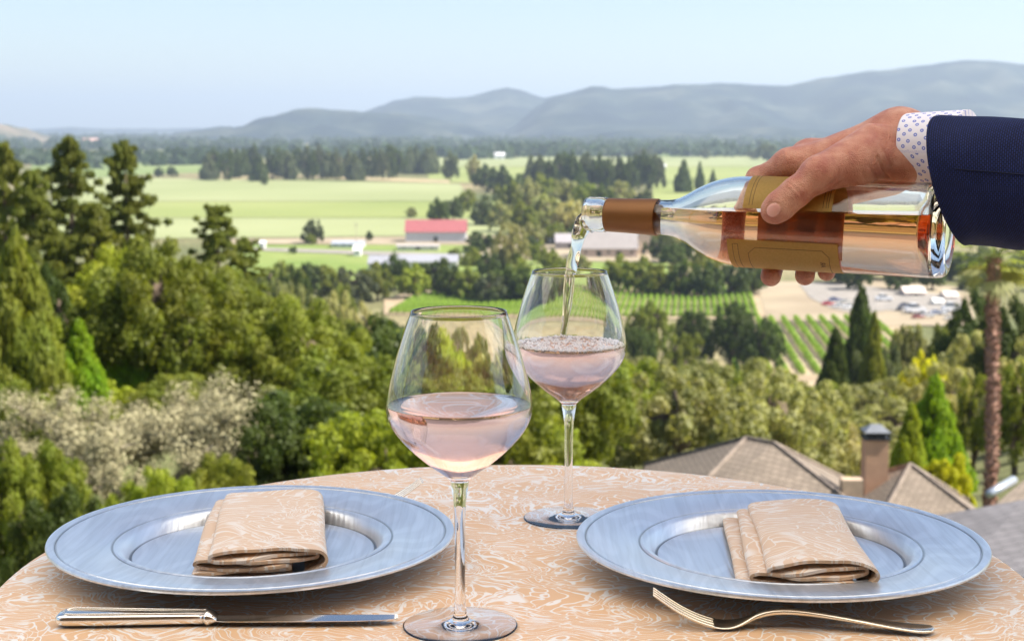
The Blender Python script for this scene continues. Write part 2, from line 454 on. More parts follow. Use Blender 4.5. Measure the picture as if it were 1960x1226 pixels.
TP = [trunk_mesh('trunk_straight', s, forks=0) for s in (4,)]
NTREE = [0]
def tree(kind, x, y, ztop, rad, ch, color, label, group=None, name=None, cat='tree', parts=True, sq=1.0):
    """kind of crown; ztop world height of the top; rad crown radius; ch crown height"""
    g = gz(x, y)
    r = random.Random(int(x*13+y*7)+NTREE[0]); NTREE[0] += 1
    name = name or {'round': 'oak_tree', 'near': 'oak_tree', 'loose': 'olive_tree', 'cone': 'conifer_tree', 'pine': 'pine_tree', 'column': 'cypress_tree', 'far': 'distant_tree', 'fartall': 'distant_conifer', 'bush': 'bush'}[kind]
    H = max(ztop - g, ch*.6)
    if kind not in ('pine', 'fartall', 'column'): ch = max(ch, H*.86)
    ch = min(ch, H*1.0)
    root = empty(name, (x, y, g), label, cat, group, rz=r.uniform(0, 6.28))
    c = link('crown', r.choice(PRO[kind]), root); c.scale = (rad, rad*sq, ch); c.location = (0, 0, ztop-g-ch)
    jf = r.uniform(.82, 1.2); j = lambda a: a*jf*r.uniform(.97, 1.03)
    c.color = (j(color[0]), j(color[1]), j(color[2]), 1)
    if parts:
        th = (ztop-g)*(.84 if kind in ('pine', 'cone', 'column', 'fartall') else .72)
        tr = max(.12, rad*.05)
        t = link('trunk', TP[0] if kind in ('pine', 'cone', 'column', 'fartall') else r.choice(TR), root); t.scale = (tr, tr, th)
    return root
def place(kind, u, v, d, wpx, hpx, color, label, group=None, **k):
    """tree whose top is seen in direction u,v at distance d, crown wpx wide and hpx tall as seen"""
    if d > 600: d = 179800/(v+hpx*1.0-250)
    p = P(u, v, d); return tree(kind, p.x, p.y, p.z, wpx/2/F*d, hpx/F*d, color, label, group, **k)

ORD = ['first', 'second', 'third', 'fourth', 'fifth', 'sixth', 'seventh', 'eighth', 'ninth', 'tenth', 'eleventh', 'twelfth', 'thirteenth', 'fourteenth', 'fifteenth', 'sixteenth', 'seventeenth', 'eighteenth', 'nineteenth', 'twentieth', 'twenty-first', 'twenty-second', 'twenty-third', 'twenty-fourth', 'twenty-fifth', 'twenty-sixth', 'twenty-seventh', 'twenty-eighth', 'twenty-ninth', 'thirtieth']
DARK = (.075, .105, .020); MID = (.185, .21, .026); BRIGHT = (.28, .325, .028); SAGE = (.29, .29, .11); PALE = (.40, .375, .155)
YEL = (.52, .50, .02); GREY = (.12, .14, .065); PINEC = (.14, .155, .025); LIME = (.22, .34, .015)
CN = {DARK: 'dark green', MID: 'mid green', BRIGHT: 'bright green', SAGE: 'sage green', PALE: 'pale olive', YEL: 'yellow-green', GREY: 'grey-green', PINEC: 'olive green', LIME: 'vivid green'}
def cluster(items, group, where):
    """items (kind,u,v,d,w,h,colour); labels count from the left inside the named stand"""
    items = sorted(items, key=lambda q: q[1])
    for i, (k, u, v, d, w_, h, c) in enumerate(items):
        shape = {'round': 'rounded', 'near': 'dense rounded', 'loose': 'feathery', 'cone': 'conical', 'pine': 'layered', 'column': 'slim', 'far': 'rounded', 'fartall': 'tall pointed', 'bush': 'low'}[k]
        place(k, u, v, d, w_, h, c, f'{shape} {CN[c]} tree, {ORD[i]} from left {where}', group)

# -- far stand of tall trees on the left of the valley
rr = random.Random(5)
it = []
for i in range(27):
    u = 398+i*16.6+rr.uniform(-4, 4); top = 284+rr.uniform(-3, 9)
    if i > 22: top = 276+rr.uniform(-2, 8)
    it.append((rr.choice(['far', 'far', 'fartall']), u, top, 2150+rr.uniform(-150, 150), rr.uniform(26, 40), 54, rr.choice([DARK, GREY, GREY])))
cluster(it, 'trees in the far windbreak', 'in windbreak behind the large field')
it = []
for i, (u, t, w_, c) in enumerate([(905, 470, 46, MID), (935, 482, 50, DARK), (960, 474, 50, SAGE), (990, 480, 46, MID), (1012, 448, 40, DARK), (1055, 480, 44, MID), (1085, 492, 40, DARK), (1110, 488, 44, SAGE), (1020, 430, 50, SAGE), (1060, 428, 50, MID), (1100, 424, 50, DARK), (1135, 420, 50, MID), (1180, 425, 50, SAGE), (1225, 430, 46, DARK), (1265, 424, 50, MID), (1290, 440, 50, SAGE), (1320, 455, 50, DARK), (1350, 470, 50, MID), (720, 486, 20, MID), (760, 488, 24, DARK), (870, 478, 30, MID), (560, 470, 16, DARK)]):
    it.append((rr.choice(['far', 'far', 'fartall']) if w_ > 40 else 'far', u, t+rr.uniform(-3, 3), 820-(t-440)*1.8, w_*1.1, w_*.8, c))
cluster(it, 'trees among the valley buildings', 'among buildings below and right of red barn')
it = [('far', 305, 320, 2300, 20, 18, DARK), ('far', 330, 319, 2300, 24, 19, DARK), ('far', 505, 340, 2000, 13, 13, DARK), ('far', 862, 296, 2150, 40, 50, GREY), ('far', 905, 302, 2150, 30, 50, PALE)]
for q, l in zip(it, ['small dark tree alone in the field, left of a close pair', 'small dark tree alone in the field, right of a close pair', 'tiny dark bush at the near edge of the windbreak', 'grey-green tree right of the sandy cut beyond the field', 'pale thin tree between the two far tree groups']):
    place(*q, l)
# -- far group in the middle and right
it = []
for i in range(20):
    u = 1018+i*12.6+rr.uniform(-4, 4); top = 300+rr.uniform(-8, 12) - (8 if i in (1, 2) else 0)
    it.append((rr.choice(['far', 'far', 'fartall']), u, top, 1650+rr.uniform(-100, 100), rr.uniform(30, 46), 62, rr.choice([DARK, DARK, GREY])))
cluster(it, 'trees in the far grove', 'in dark grove beyond bottle neck')
it = []
for i, (u, t, w_, c) in enumerate([(838, 382, 46, DARK), (868, 380, 40, DARK), (893, 362, 42, MID), (925, 322, 46, DARK), (958, 320, 52, DARK), (990, 335, 50, DARK), (935, 372, 60, GREY), (975, 352, 60, MID), (1010, 345, 60, SAGE), (1045, 340, 60, MID), (1080, 345, 66, SAGE), (1120, 352, 66, MID), (1150, 358, 60, DARK), (1190, 350, 60, SAGE), (1040, 378, 70, SAGE), (1085, 384, 70, PALE), (1130, 390, 60, MID), (960, 392, 56, SAGE), (1230, 365, 50, GREY), (1000, 392, 60, MID)]):
    it.append(('far', u, t+rr.uniform(-3, 3), 1250-(t-330)*4, w_*1.1, w_*.95, c))
cluster(it, 'trees behind the red roofed barn', 'in mixed stand right of red barn roof')
for q, l in [(('fartall', 1309, 302, 1500, 36, 66, DARK), 'tall pointed dark conifer on the field right of the far grove'), (('fartall', 1340, 306, 1500, 20, 56, DARK), 'slim dark conifer just right of the tall pointed one'),
             (('fartall', 1365, 322, 1500, 14, 32, DARK), 'smallest dark conifer of three on the far field'), (('far', 1350, 285, 2400, 26, 18, GREY), 'small grey tree far behind the three conifers'),
             (('far', 1470, 275, 2200, 50, 34, GREY), 'grey tree clump just left of the hand'), (('far', 1440, 287, 2200, 26, 18, GREY), 'low grey tree left of the tree clump by the hand'),
             (('far', 1230, 284, 2500, 50, 20, GREY), 'low grey tree on the far pale field above bottle neck'), (('far', 985, 292, 2400, 14, 10, GREY), 'tiny round tree in the pale far field'),
             (('far', 600, 421, 1000, 44, 44, GREY), 'round dark tree alone before the pale field, left of barn'), (('bush', 594, 447, 980, 24, 20, MID), 'small bush beneath the round lone tree'),
             (('far', 707, 443, 960, 16, 18, DARK), 'small dark shrub between lone tree and red barn'), (('far', 788, 397, 1130, 26, 18, SAGE), 'faint sage tree in the field behind red barn'),
             (('far', 925, 447, 900, 60, 34, DARK), 'dark tree against right end of red barn'), (('loose', 975, 428, 880, 80, 90, PALE), 'beige feathery tree right of the red barn'), (('bush', 905, 468, 850, 60, 14, DARK), 'long dark hedge right of the barn yard'),
             (('far', 1030, 465, 840, 40, 40, MID), 'mid green tree left of the grey roofed winery'), (('far', 1262, 452, 800, 60, 50, GREY), 'grey-green tree right of the winery gable'), (('far', 1290, 470, 780, 60, 40, DARK), 'dark tree beneath the bottle shoulder')]:
    place(*q, l)
# -- belt of oaks above the near vineyard
it = []
for i, (u, t, w_, c) in enumerate([(520, 510, 70, MID), (562, 508, 60, MID), (600, 505, 56, DARK), (640, 512, 64, MID), (680, 516, 66, GREY), (722, 510, 64, MID), (755, 492, 60, DARK), (790, 508, 60, BRIGHT), (826, 500, 62, DARK), (862, 508, 60, DARK), (900, 514, 60, MID), (935, 520, 58, GREY), (968, 516, 60, DARK), (1012, 510, 66, DARK), (1060, 506, 64, MID), (1185, 498, 60, MID), (1225, 496, 64, MID), (1268, 506, 60, MID), (1310, 500, 66, DARK), (1356, 508, 62, DARK), (1400, 505, 62, DARK), (1440, 503, 60, DARK)]):
    it.append(('far', u, t+rr.uniform(-3, 3), 640-(t-500)*1.5, w_*1.25, w_*1.0, c))
cluster(it, 'oaks in the belt above the vineyard', 'in oak belt above near vineyard')
it = []
for i in range(20):
    u = 1600+i*24+rr.uniform(-6, 6); t = 478+rr.uniform(-8, 14)+(i % 3)*12
    if i % 3 == 2 and u > 1650: t += 6
    it.append(('far', u, t, 640-(i % 3)*25, rr.uniform(56, 80), 50, rr.choice([DARK, DARK, GREY, MID])))
cluster(it, 'trees behind the parked vehicles', 'in dark stand behind parking lot')
# -- big oaks between the two vineyards
it = [('round', 1245, 580, 420, 110, 100, MID), ('round', 1330, 592, 400, 100, 110, DARK), ('round', 1400, 582, 390, 120, 120, DARK), ('round', 1465, 612, 380, 90, 90, DARK), ('round', 1215, 625, 380, 90, 70, DARK), ('loose', 1300, 640, 350, 90, 70, MID)]
cluster(it, 'big oaks between the vineyards', 'in oak group between the two vineyards')
# -- middle slope, left of the near glass
it = [('round', 745, 612, 330, 110, 110, DARK), ('round', 715, 640, 300, 80, 80, DARK), ('round', 790, 620, 350, 90, 80, GREY), ('loose', 640, 560, 330, 100, 90, PALE), ('loose', 690, 575, 340, 90, 80, PALE), ('loose', 560, 545, 300, 120, 100, SAGE), ('loose', 600, 590, 270, 110, 110, SAGE), ('loose', 505, 560, 240, 110, 120, SAGE), ('round', 660, 610, 250, 100, 90, MID), ('loose', 560, 630, 210, 120, 110, SAGE), ('loose', 440, 610, 190, 130, 120, SAGE), ('round', 650, 545, 420, 80, 60, MID), ('round', 560, 515, 400, 80, 60, DARK), ('loose', 880, 625, 330, 110, 80, SAGE), ('round', 940, 640, 320, 90, 80, MID), ('loose', 1010, 650, 300, 90, 80, SAGE), ('loose', 1060, 640, 310, 90, 80, SAGE), ('round', 1130, 650, 300, 110, 90, MID), ('loose', 1180, 655, 280, 90, 80, SAGE)]
cluster(it, 'trees on the middle slope', 'in middle-slope trees behind the glasses')
# -- left hillside: pines
for q, l in [(('pine', 132, 266, 92, 230, 340, PINEC), 'tall pine with open layered boughs, left of two tallest'), (('pine', 238, 271, 96, 190, 320, PINEC), 'narrower tall pine, right of two tallest on left hillside'),
             (('pine', 415, 396, 88, 200, 250, PINEC), 'shorter lone pine against pale field on left hillside'), (('pine', 468, 455, 100, 140, 180, PINEC), 'small pine bough tree right of the shorter lone pine'),
             (('pine', 5, 280, 84, 230, 420, PINEC), 'pine cut by the left edge of the view'), (('pine', 60, 330, 74, 220, 360, PINEC), 'pine between left edge and the two tallest'),
             (('pine', 175, 395, 75, 230, 300, PINEC), 'full pine standing below the two tallest pines'), (('cone', 30, 425, 52, 200, 360, MID), 'broad mid green conifer at left edge'),
             (('cone', 215, 545, 60, 150, 200, LIME), 'vivid green cone tree below the pines'), (('cone', 150, 600, 55, 120, 160, LIME), 'smaller vivid green cone tree left of the larger one'),
             (('cone', 235, 500, 66, 120, 240, MID), 'green conifer right behind the vivid green cone tree'), (('round', 330, 500, 90, 120, 120, GREY), 'grey-green tree in gap between pines'),
             (('loose', 300, 470, 110, 120, 130, SAGE), 'brownish feathery tree below the right tall pine'), (('round', 350, 580, 80, 130, 120, DARK), 'dark rounded tree under the shorter pine'),
             (('round', 440, 540, 95, 120, 120, MID), 'mid green tree under the small pine'), (('loose', 260, 620, 68, 130, 120, MID), 'feathery green tree below the vivid cone'),
             (('round', 95, 520, 62, 140, 160, DARK), 'dark tree behind the vivid cone trees')]:
    place(*q, l)
# -- right side
for q, l in [(('cone', 1650, 535, 190, 110, 260, DARK), 'tall dark conifer before the parked vehicles'), (('cone', 1600, 615, 170, 90, 160, DARK), 'lower dark conifer at foot of the tall one'),
             (('cone', 1675, 585, 160, 70, 170, MID), 'mid green conifer right behind the tall dark one'),
             (('bush', 1770, 674, 120, 120, 70, YEL), 'yellow-green tree top behind the bright tree'), (('cone', 1790, 705, 62, 150, 260, LIME), 'vivid green upright tree left of the palm'),
             (('cone', 1745, 760, 58, 90, 170, BRIGHT), 'smaller bright green tree behind the chimney'), (('bush', 1815, 882, 46, 130, 50, YEL), 'bright yellow-green shrub along the roof by the palm'),
             (('round', 1860, 560, 150, 130, 190, DARK), 'dark tree left behind the palm trunk'), (('round', 1935, 575, 120, 150, 200, DARK), 'dark tree right of the palm trunk'), (('loose', 1950, 700, 70, 150, 160, MID), 'feathery green tree at right edge below the dark one'),
             (('loose', 1870, 720, 90, 110, 130, MID), 'feathery tree directly behind the palm trunk'), (('round', 1690, 660, 170, 120, 90, GREY), 'grey-green oak in front of the tall dark conifer'), (('round', 1745, 620, 210, 110, 80, SAGE), 'sage tree just below the white vehicles'), (('round', 1810, 625, 210, 100, 90, MID), 'mid green tree below right end of the vehicles'), (('round', 1860, 640, 200, 90, 90, DARK), 'dark tree right of the vehicles, under the sleeve')]:
    place(*q, l)

# -- the slope below the terrace, rank behind rank
RANKS = [(36, 'nearest rank below the table', 5.5, (3.8, 5.2)), (45, 'second rank beyond the table', 6.0, (4.5, 6.5)), (56, 'third rank beyond the table', 6.5, (5, 7)), (70, 'fourth rank beyond the table', 7, (5, 7.5)), (88, 'fifth rank beyond the table', 7.5, (5, 8)), (110, 'sixth rank down the slope', 8, (5, 8)), (138, 'seventh rank down the slope', 9, (6, 8.5)), (172, 'eighth rank down the slope', 10, (6, 9)), (215, 'ninth rank down the slope', 11, (6.5, 9)), (265, 'tenth rank down the slope', 13, (7, 10)), (320, 'lowest rank at the foot of slope', 15, (8, 11))]
r5 = random.Random(21)
for ri, (dist, where, cw, (h0, h1)) in enumerate(RANKS):
    n = min(28, int(dist*.74/(cw*.78))); its = []
    for i in range(n):
        x = (-.37+.74*(i+.5+r5.uniform(-.3, .3))/n)*dist; y = dist*r5.uniform(.92, 1.08)
        u = x/y*F+980
        if dist < 60 and u > 1190: continue            # houses stand here
        if dist < 75 and u > 1500: continue
        hgt = r5.uniform(h0, h1)
        if dist > 200 and 1430 < u < 1640: continue    # the vineyard shows through here
        z = gz(x, y)+hgt
        if u > 950: kind, c = r5.choice([('loose', PALE), ('loose', SAGE), ('loose', PALE), ('loose', SAGE), ('round', MID)])
        elif dist > 125: kind, c = r5.choice([('loose', SAGE), ('loose', SAGE), ('round', MID), ('round', GREY)])
        elif u < 260: kind, c = r5.choice([('round', MID), ('near', BRIGHT), ('round', DARK)])
        else: kind, c = r5.choice([('near', BRIGHT), ('near', MID), ('near', MID), ('near', MID), ('round', DARK)])
        if dist < 80 and 950 < u < 1250: kind, c = r5.choice([('near', BRIGHT), ('near', MID)])
        if dist < 60 and kind == 'round': kind = 'near'
        if dist < 50 and u < 470: continue             # the bare pale oak stands here
        its.append((u, x, y, z, kind, c))
    its.sort()
    for i, (u, x, y, z, kind, c) in enumerate(its):
        lab = f"{'feathery' if kind == 'loose' else 'dense'} {CN[c]} tree, {ORD[i]} from left in {where}"
        rad = cw*.5*r5.uniform(.95, 1.35)
        tree(kind, x, y, z, rad, (z-gz(x, y))*.92, c, lab, 'trees on the slope below the terrace')

# -- bare oak hung with pale lichen
def lichen_oak():
    r = random.Random(3); base = P(225, 1015, 40)
    bx, by = base.x, base.y; bz = gz(bx, by)
    root = empty('lichen_oak_tree', (bx, by, bz), 'leafless oak covered in pale beige lichen behind the left plate', 'tree')
    top = P(225, 745, 40).z-bz
    mb = MB(); tw = MB(); tips = []
    def grow(p, d, L_, rad, lev):
        pts = [p]; q = p.copy(); dd = d.copy()
        for k in range(4):
            dd = (dd+Vector((r.uniform(-.4, .4), r.uniform(-.4, .4), r.uniform(-.15, .25)))).normalized()
            q = q+dd*L_/4; pts.append(q.copy())
        (mb if lev < 3 else tw).tube(pts, [rad*(1-.13*k) for k in range(5)], 7 if lev < 2 else 5)
        if lev >= 4: tips.append((pts[-1], dd)); return
        for k in range(3 if lev else 7):
            a = 6.283*k/(3 if lev else 7)+r.uniform(-.5, .5)
            s = pts[r.choice([2, 3, 4])] if k else pts[4]
            if lev == 0: nd_ = Vector((math.cos(a)*1.1, math.sin(a)*.8, r.uniform(.15, .9)))
            else: nd_ = dd+Vector((math.cos(a), math.sin(a), r.uniform(-.4, .6)))*.8
            grow(s, nd_.normalized(), L_*r.uniform(.6, .78) if lev else L_*.85, rad*.55, lev+1)
            tips.append((s, dd))
    grow(Vector((0, 0, 0)), Vector((.05, 0, 1)), top*.42, .22, 0)
    mb.tube([(0, 0, top*.1), (.7, 0, top*.17), (1.2, 0, top*.25), (1.3, 0, top*.3)], [.17, .15, .12, .1], 7)
    for k in range(5):      # a second stem reaching right
        a = k*.5-.6
        grow(Vector((1.2, 0, top*.25)), Vector((math.cos(a), math.sin(a)*.6, .55)).normalized(), top*.42, .10, 1)
    sx = 1.0
    mb.add(tw.V, tw.F); mb.build('trunk', M['bark_pale'], root, sm=True)
    rs = np.random.RandomState(4); bl = []
    for p, d in tips:
        bl.append((p.x, p.y, p.z, (.16+.34*rs.rand())))
    V = leaves(bl, 62000, .034, 9, inner=.0, needle=3.0)
    keep = V.reshape(-1, 4, 3); 
    m, N, L, b = mat('lichen'); b.inputs['Base Color'].default_value = (.62, .57, .38, 1); b.inputs['Roughness'].default_value = .95
    g = N.new('ShaderNodeNewGeometry'); c = ramp(N, L, g.outputs['Random Per Island'], [(0, (.25, .22, .115)), (1, (.44, .40, .23))]); L.new(c, b.inputs['Base Color'])
    me = leaf_mesh('lichen', V, m); link('lichen', me, root)
    # ivy and green undergrowth in its crown is a tree of its own (below)
lichen_oak()
for i, (u, v, d, w_, h, c, l) in enumerate([(60, 850, 30, 260, 230, MID, 'dark green shrub below the lichen oak at left edge'), (300, 905, 33, 260, 160, BRIGHT, 'bright green shrub under the lichen oak, beside the plate rim'), (430, 880, 36, 220, 160, MID, 'green shrub right of the lichen oak above plate'), (20, 740, 44, 230, 260, MID, 'green tree left behind the lichen oak'), (180, 735, 56, 240, 200, BRIGHT, 'bright tree directly behind the lichen oak'), (330, 720, 54, 230, 200, MID, 'green tree right behind the lichen oak'), (150, 960, 26, 330, 200, DARK, 'dark shrub beneath the left plate')]):
    place('near', u, v, d, w_, h, c, l, name='shrub', cat='shrub')

# -- far woodland beyond the fields, one mass
def woodland():
    B = []
    rs = np.random.RandomState(8)
    for (D, u0, u1, dens) in [(2900, -100, 420, 60), (3600, 380, 1000, 60), (3900, 950, 2100, 120), (5200, -200, 2200, 200), (6800, -200, 2200, 200), (9500, -300, 900, 120)]:
        for k in range(dens):
            u = u0+(u1-u0)*rs.rand(); x = (u-980)/F*D; y = D*(1+.08*rs.randn()*.6)
            for q in range(3):
                B.append((x+rs.randn()*D*.006, y+rs.randn()*20, ZV+rs.uniform(2, 9)*(1+D/9000), rs.uniform(9, 16)*(1+D/5000)))
    B = np.array(B)
    V = leaves([tuple(b) for b in B], 60000, 12, 5, flat=.75)
    me = leaf_mesh('far_woodland', V); o = link('far_woodland', me); o.color = (.05, .08, .035, 1); tag(o, kind='stuff')
woodland()

# -- palm
def palm():
    base = P(1893, 965, 50); bx, by = base.x, base.y; bz = gz(bx, by)
    root = empty('palm_tree', (bx, by, bz), 'tall palm with thin ragged brown trunk beside the roofs', 'tree')
    top = P(1905, 492, 50)
    T = Vector((top.x-bx, top.y-by, top.z-bz)); r = random.Random(2)
    tb = MB(); n = 70; pts = []; rad = []
    mid = P(1899, 700, 50)
    for i in range(n+1):
        t = i/n; pts.append((T.x*t+.06*math.sin(t*5), T.y*t, T.z*t)); rad.append(.19-.03*t+.02*math.sin(i*1.7))
    tb.tube(pts, rad, 12)
    for i in range(900):      # stubs of old leaf bases
        t = r.random(); a = r.uniform(0, 6.28); c = Vector((T.x*t+.06*math.sin(t*5), T.y*t, T.z*t)); q = Vector((math.cos(a), math.sin(a), 0))
        tb.tube([c+q*.13, c+q*r.uniform(.22, .29)+Vector((0, 0, r.uniform(.05, .14)))], [.05, .022], 4)
    m = plain('palm_bark', (.30, .17, .12), .9, noise=.6, scale=9, bump=.8)
    tb.build('trunk', m, root)
    fm = M['leaf']
    for i in range(30):
        a = i*2.4; e = r.uniform(-.9, .9); fb = MB(); L_ = r.uniform(.75, 1.0)
        d = Vector((math.cos(a)*math.cos(e), math.sin(a)*math.cos(e), math.sin(e)))
        c0 = Vector(T); c1 = c0+d*L_; fb.tube([c0, c0+d*L_*.5+Vector((0, 0, .05)), c1], [.025, .018, .012], 5)
        s = d.cross(Vector((0, 0, 1))).normalized(); nn = s.cross(d)
        for k in range(18):          # fan of folded blades, tips hanging
            th = (k-8.5)/17*2.9; dd = (d*math.cos(th)+s*math.sin(th)).normalized(); ln = .75*r.uniform(.8, 1.1)
            w2 = .035; pr = dd.cross(nn).normalized()*w2
            p1 = c1+dd*ln*.6+Vector((0, 0, -.03)); p2 = c1+dd*ln+Vector((0, 0, -.22))
            o = len(fb.V); fb.V += [tuple(c1), tuple(p1+pr), tuple(p2), tuple(p1-pr)]; fb.F.append((o, o+1, o+2, o+3))
        f = fb.build('frond', fm, root, fix=False); f.color = (.26, .31, .09, 1) if e > -.3 else (.36, .35, .16, 1)
palm()

# ================================================================== VINES
def vine_rows():
    r = random.Random(9); rs = np.random.RandomState(3)
    def proto(L_, h, w_):
        B = [(0, y, h*.55, w_*.5*r.uniform(.8, 1.2)) for y in np.arange(0, L_, w_*.55)]
        return leaf_mesh('foliage', leaves(B, int(len(B)*26), .42, 6, flat=1.1))
    def row(p0, p1, pr, L_, group, label):
        d = p1-p0; ln = d.length
        root = empty('vine_row', (p0.x, p0.y, gz(p0.x, p0.y)), label, 'vine row', group, rz=math.atan2(d.y, d.x)-math.pi/2)
        c = link('foliage', pr, root); c.scale = (1, ln/L_, 1); c.color = (.24, .36, .05, 1)
        t = link('post', postm, root)
    mb = MB(); mb.tube([(0, 0, 0), (0, 0, 1.9)], .06, 6); postm = mesh('post', mb.V, mb.F, M['bark'])
    L1 = 60; pr1 = proto(L1, 1.7, 1.5)
    # upper vineyard
    k = 0
    for i in range(54):
        u = 748+i*13.2
        vt = np.interp(u, [740, 790, 1450], [575, 558, 546]); vb = np.interp(u, [740, 1180, 1475], [602, 608, 608])
        p0 = G(u, vb, ZV); dirx = (1330-980)/F
        p1y = G(u, vt, ZV).y; p1 = Vector((p0.x+dirx*(p1y-p0.y), p1y, ZV))
        row(p0, p1, pr1, L1, 'vine rows of the upper vineyard', f'vine row, {number(i+1)} from left in the upper vineyard beyond the glasses'); k += 1
    L2 = 120; pr2 = proto(L2, 1.7, 1.7)
    for i in range(13):
        xx = 68+i*4.1; dirx = .097
        y0, y1 = 378, 492
        row(Vector((xx+dirx*(y0-492)+11*.0, y0, ZV)), Vector((xx, y1, ZV)), pr2, L2, 'vine rows of the lower vineyard', f'long vine row, {ORD[i]} from left in striped vineyard beside the dark conifer')
def number(n):
    tens = ['', '', 'twentieth', 'thirtieth', 'fortieth', 'fiftieth']; t2 = ['', '', 'twenty', 'thirty', 'forty', 'fifty']
    if n <= 20: return ORD[n-1]
    return tens[n//10] if n % 10 == 0 else t2[n//10]+'-'+ORD[n % 10-1]
vine_rows()
# ================================================================== HOUSES AND VEHICLES
M['win'] = plain('dark_window', (.03, .035, .04), .15, noise=.05)
M['white'] = plain('white_paint', (.78, .78, .76), .5, noise=.05)
def roofmat(name, col, row=.16, coord='Object'):
    """overlapping shingles in courses"""
    m, N, L, b = mat(name)
    uv = N.new('ShaderNodeUVMap') if False else N.new('ShaderNodeTexCoord')
    br = N.new('ShaderNodeTexBrick'); br.inputs['Scale'].default_value = 1.0; br.offset = .5
    br.inputs['Brick Width'].default_value = row*1.3; br.inputs['Row Height'].default_value = row; br.inputs['Mortar Size'].default_value = .012
    br.inputs['Color1'].default_value = (*[c*1.12 for c in col], 1); br.inputs['Color2'].default_value = (*[c*.85 for c in col], 1); br.inputs['Mortar'].default_value = (*[c*.5 for c in col], 1)
    L.new(uv.outputs['UV'], br.inputs['Vector'])
    nz = N.new('ShaderNodeTexNoise'); nz.inputs['Scale'].default_value = .9; nz.inputs['Detail'].default_value = 6; L.new(uv.outputs['Object'], nz.inputs['Vector'])
    s = ramp(N, L, nz.outputs['Fac'], [(.3, .8), (.7, 1.15)])
    mx = nd(N, 'ShaderNodeMix', data_type='RGBA', blend_type='MULTIPLY'); mx.inputs[0].default_value = 1
    L.new(br.outputs[0], mx.inputs[6]); L.new(s, mx.inputs[7]); L.new(mx.outputs[2], b.inputs['Base Color']); b.inputs['Roughness'].default_value = .9
    bp = N.new('ShaderNodeBump'); bp.inputs['Strength'].default_value = .7; bp.inputs['Distance'].default_value = .03
    L.new(br.outputs['Fac'], bp.inputs['Height']); bp.invert = True; L.new(bp.outputs[0], b.inputs['Normal'])
    return m
SH = roofmat('shingle_brown', (.215, .17, .13)); SH2 = roofmat('shingle_grey', (.14, .13, .135), row=.22)
def roof_faces(polys, name, m, parent, thick=.14):
    """each polygon is one roof plane; uv runs along its eave and up its slope"""
    bm = bmesh.new(); uvl = bm.loops.layers.uv.new('UVMap')
    for pl in polys:
        pl = [Vector(p) for p in pl]
        n = (pl[1]-pl[0]).cross(pl[2]-pl[0]).normalized()
        if n.z < 0: pl = pl[::-1]; n = -n
        h = Vector((0, 0, 1)).cross(n).normalized(); s = n.cross(h)
        vs = [bm.verts.new(p) for p in pl]; f = bm.faces.new(vs)
        lo = [bm.verts.new(p-Vector((0, 0, thick))) for p in pl]; fl = bm.faces.new(lo[::-1])
        for i in range(len(pl)):
            j = (i+1) % len(pl); bm.faces.new([vs[j], vs[i], lo[i], lo[j]])
        for lp in f.loops: lp[uvl].uv = (lp.vert.co.dot(h), lp.vert.co.dot(s))
    me = bpy.data.meshes.new(name); bm.to_mesh(me); bm.free(); me.materials.append(m); return link(name, me, parent)
CAPM = plain('ridge_shingle', (.22, .175, .14), .9, scale=6, noise=.3)
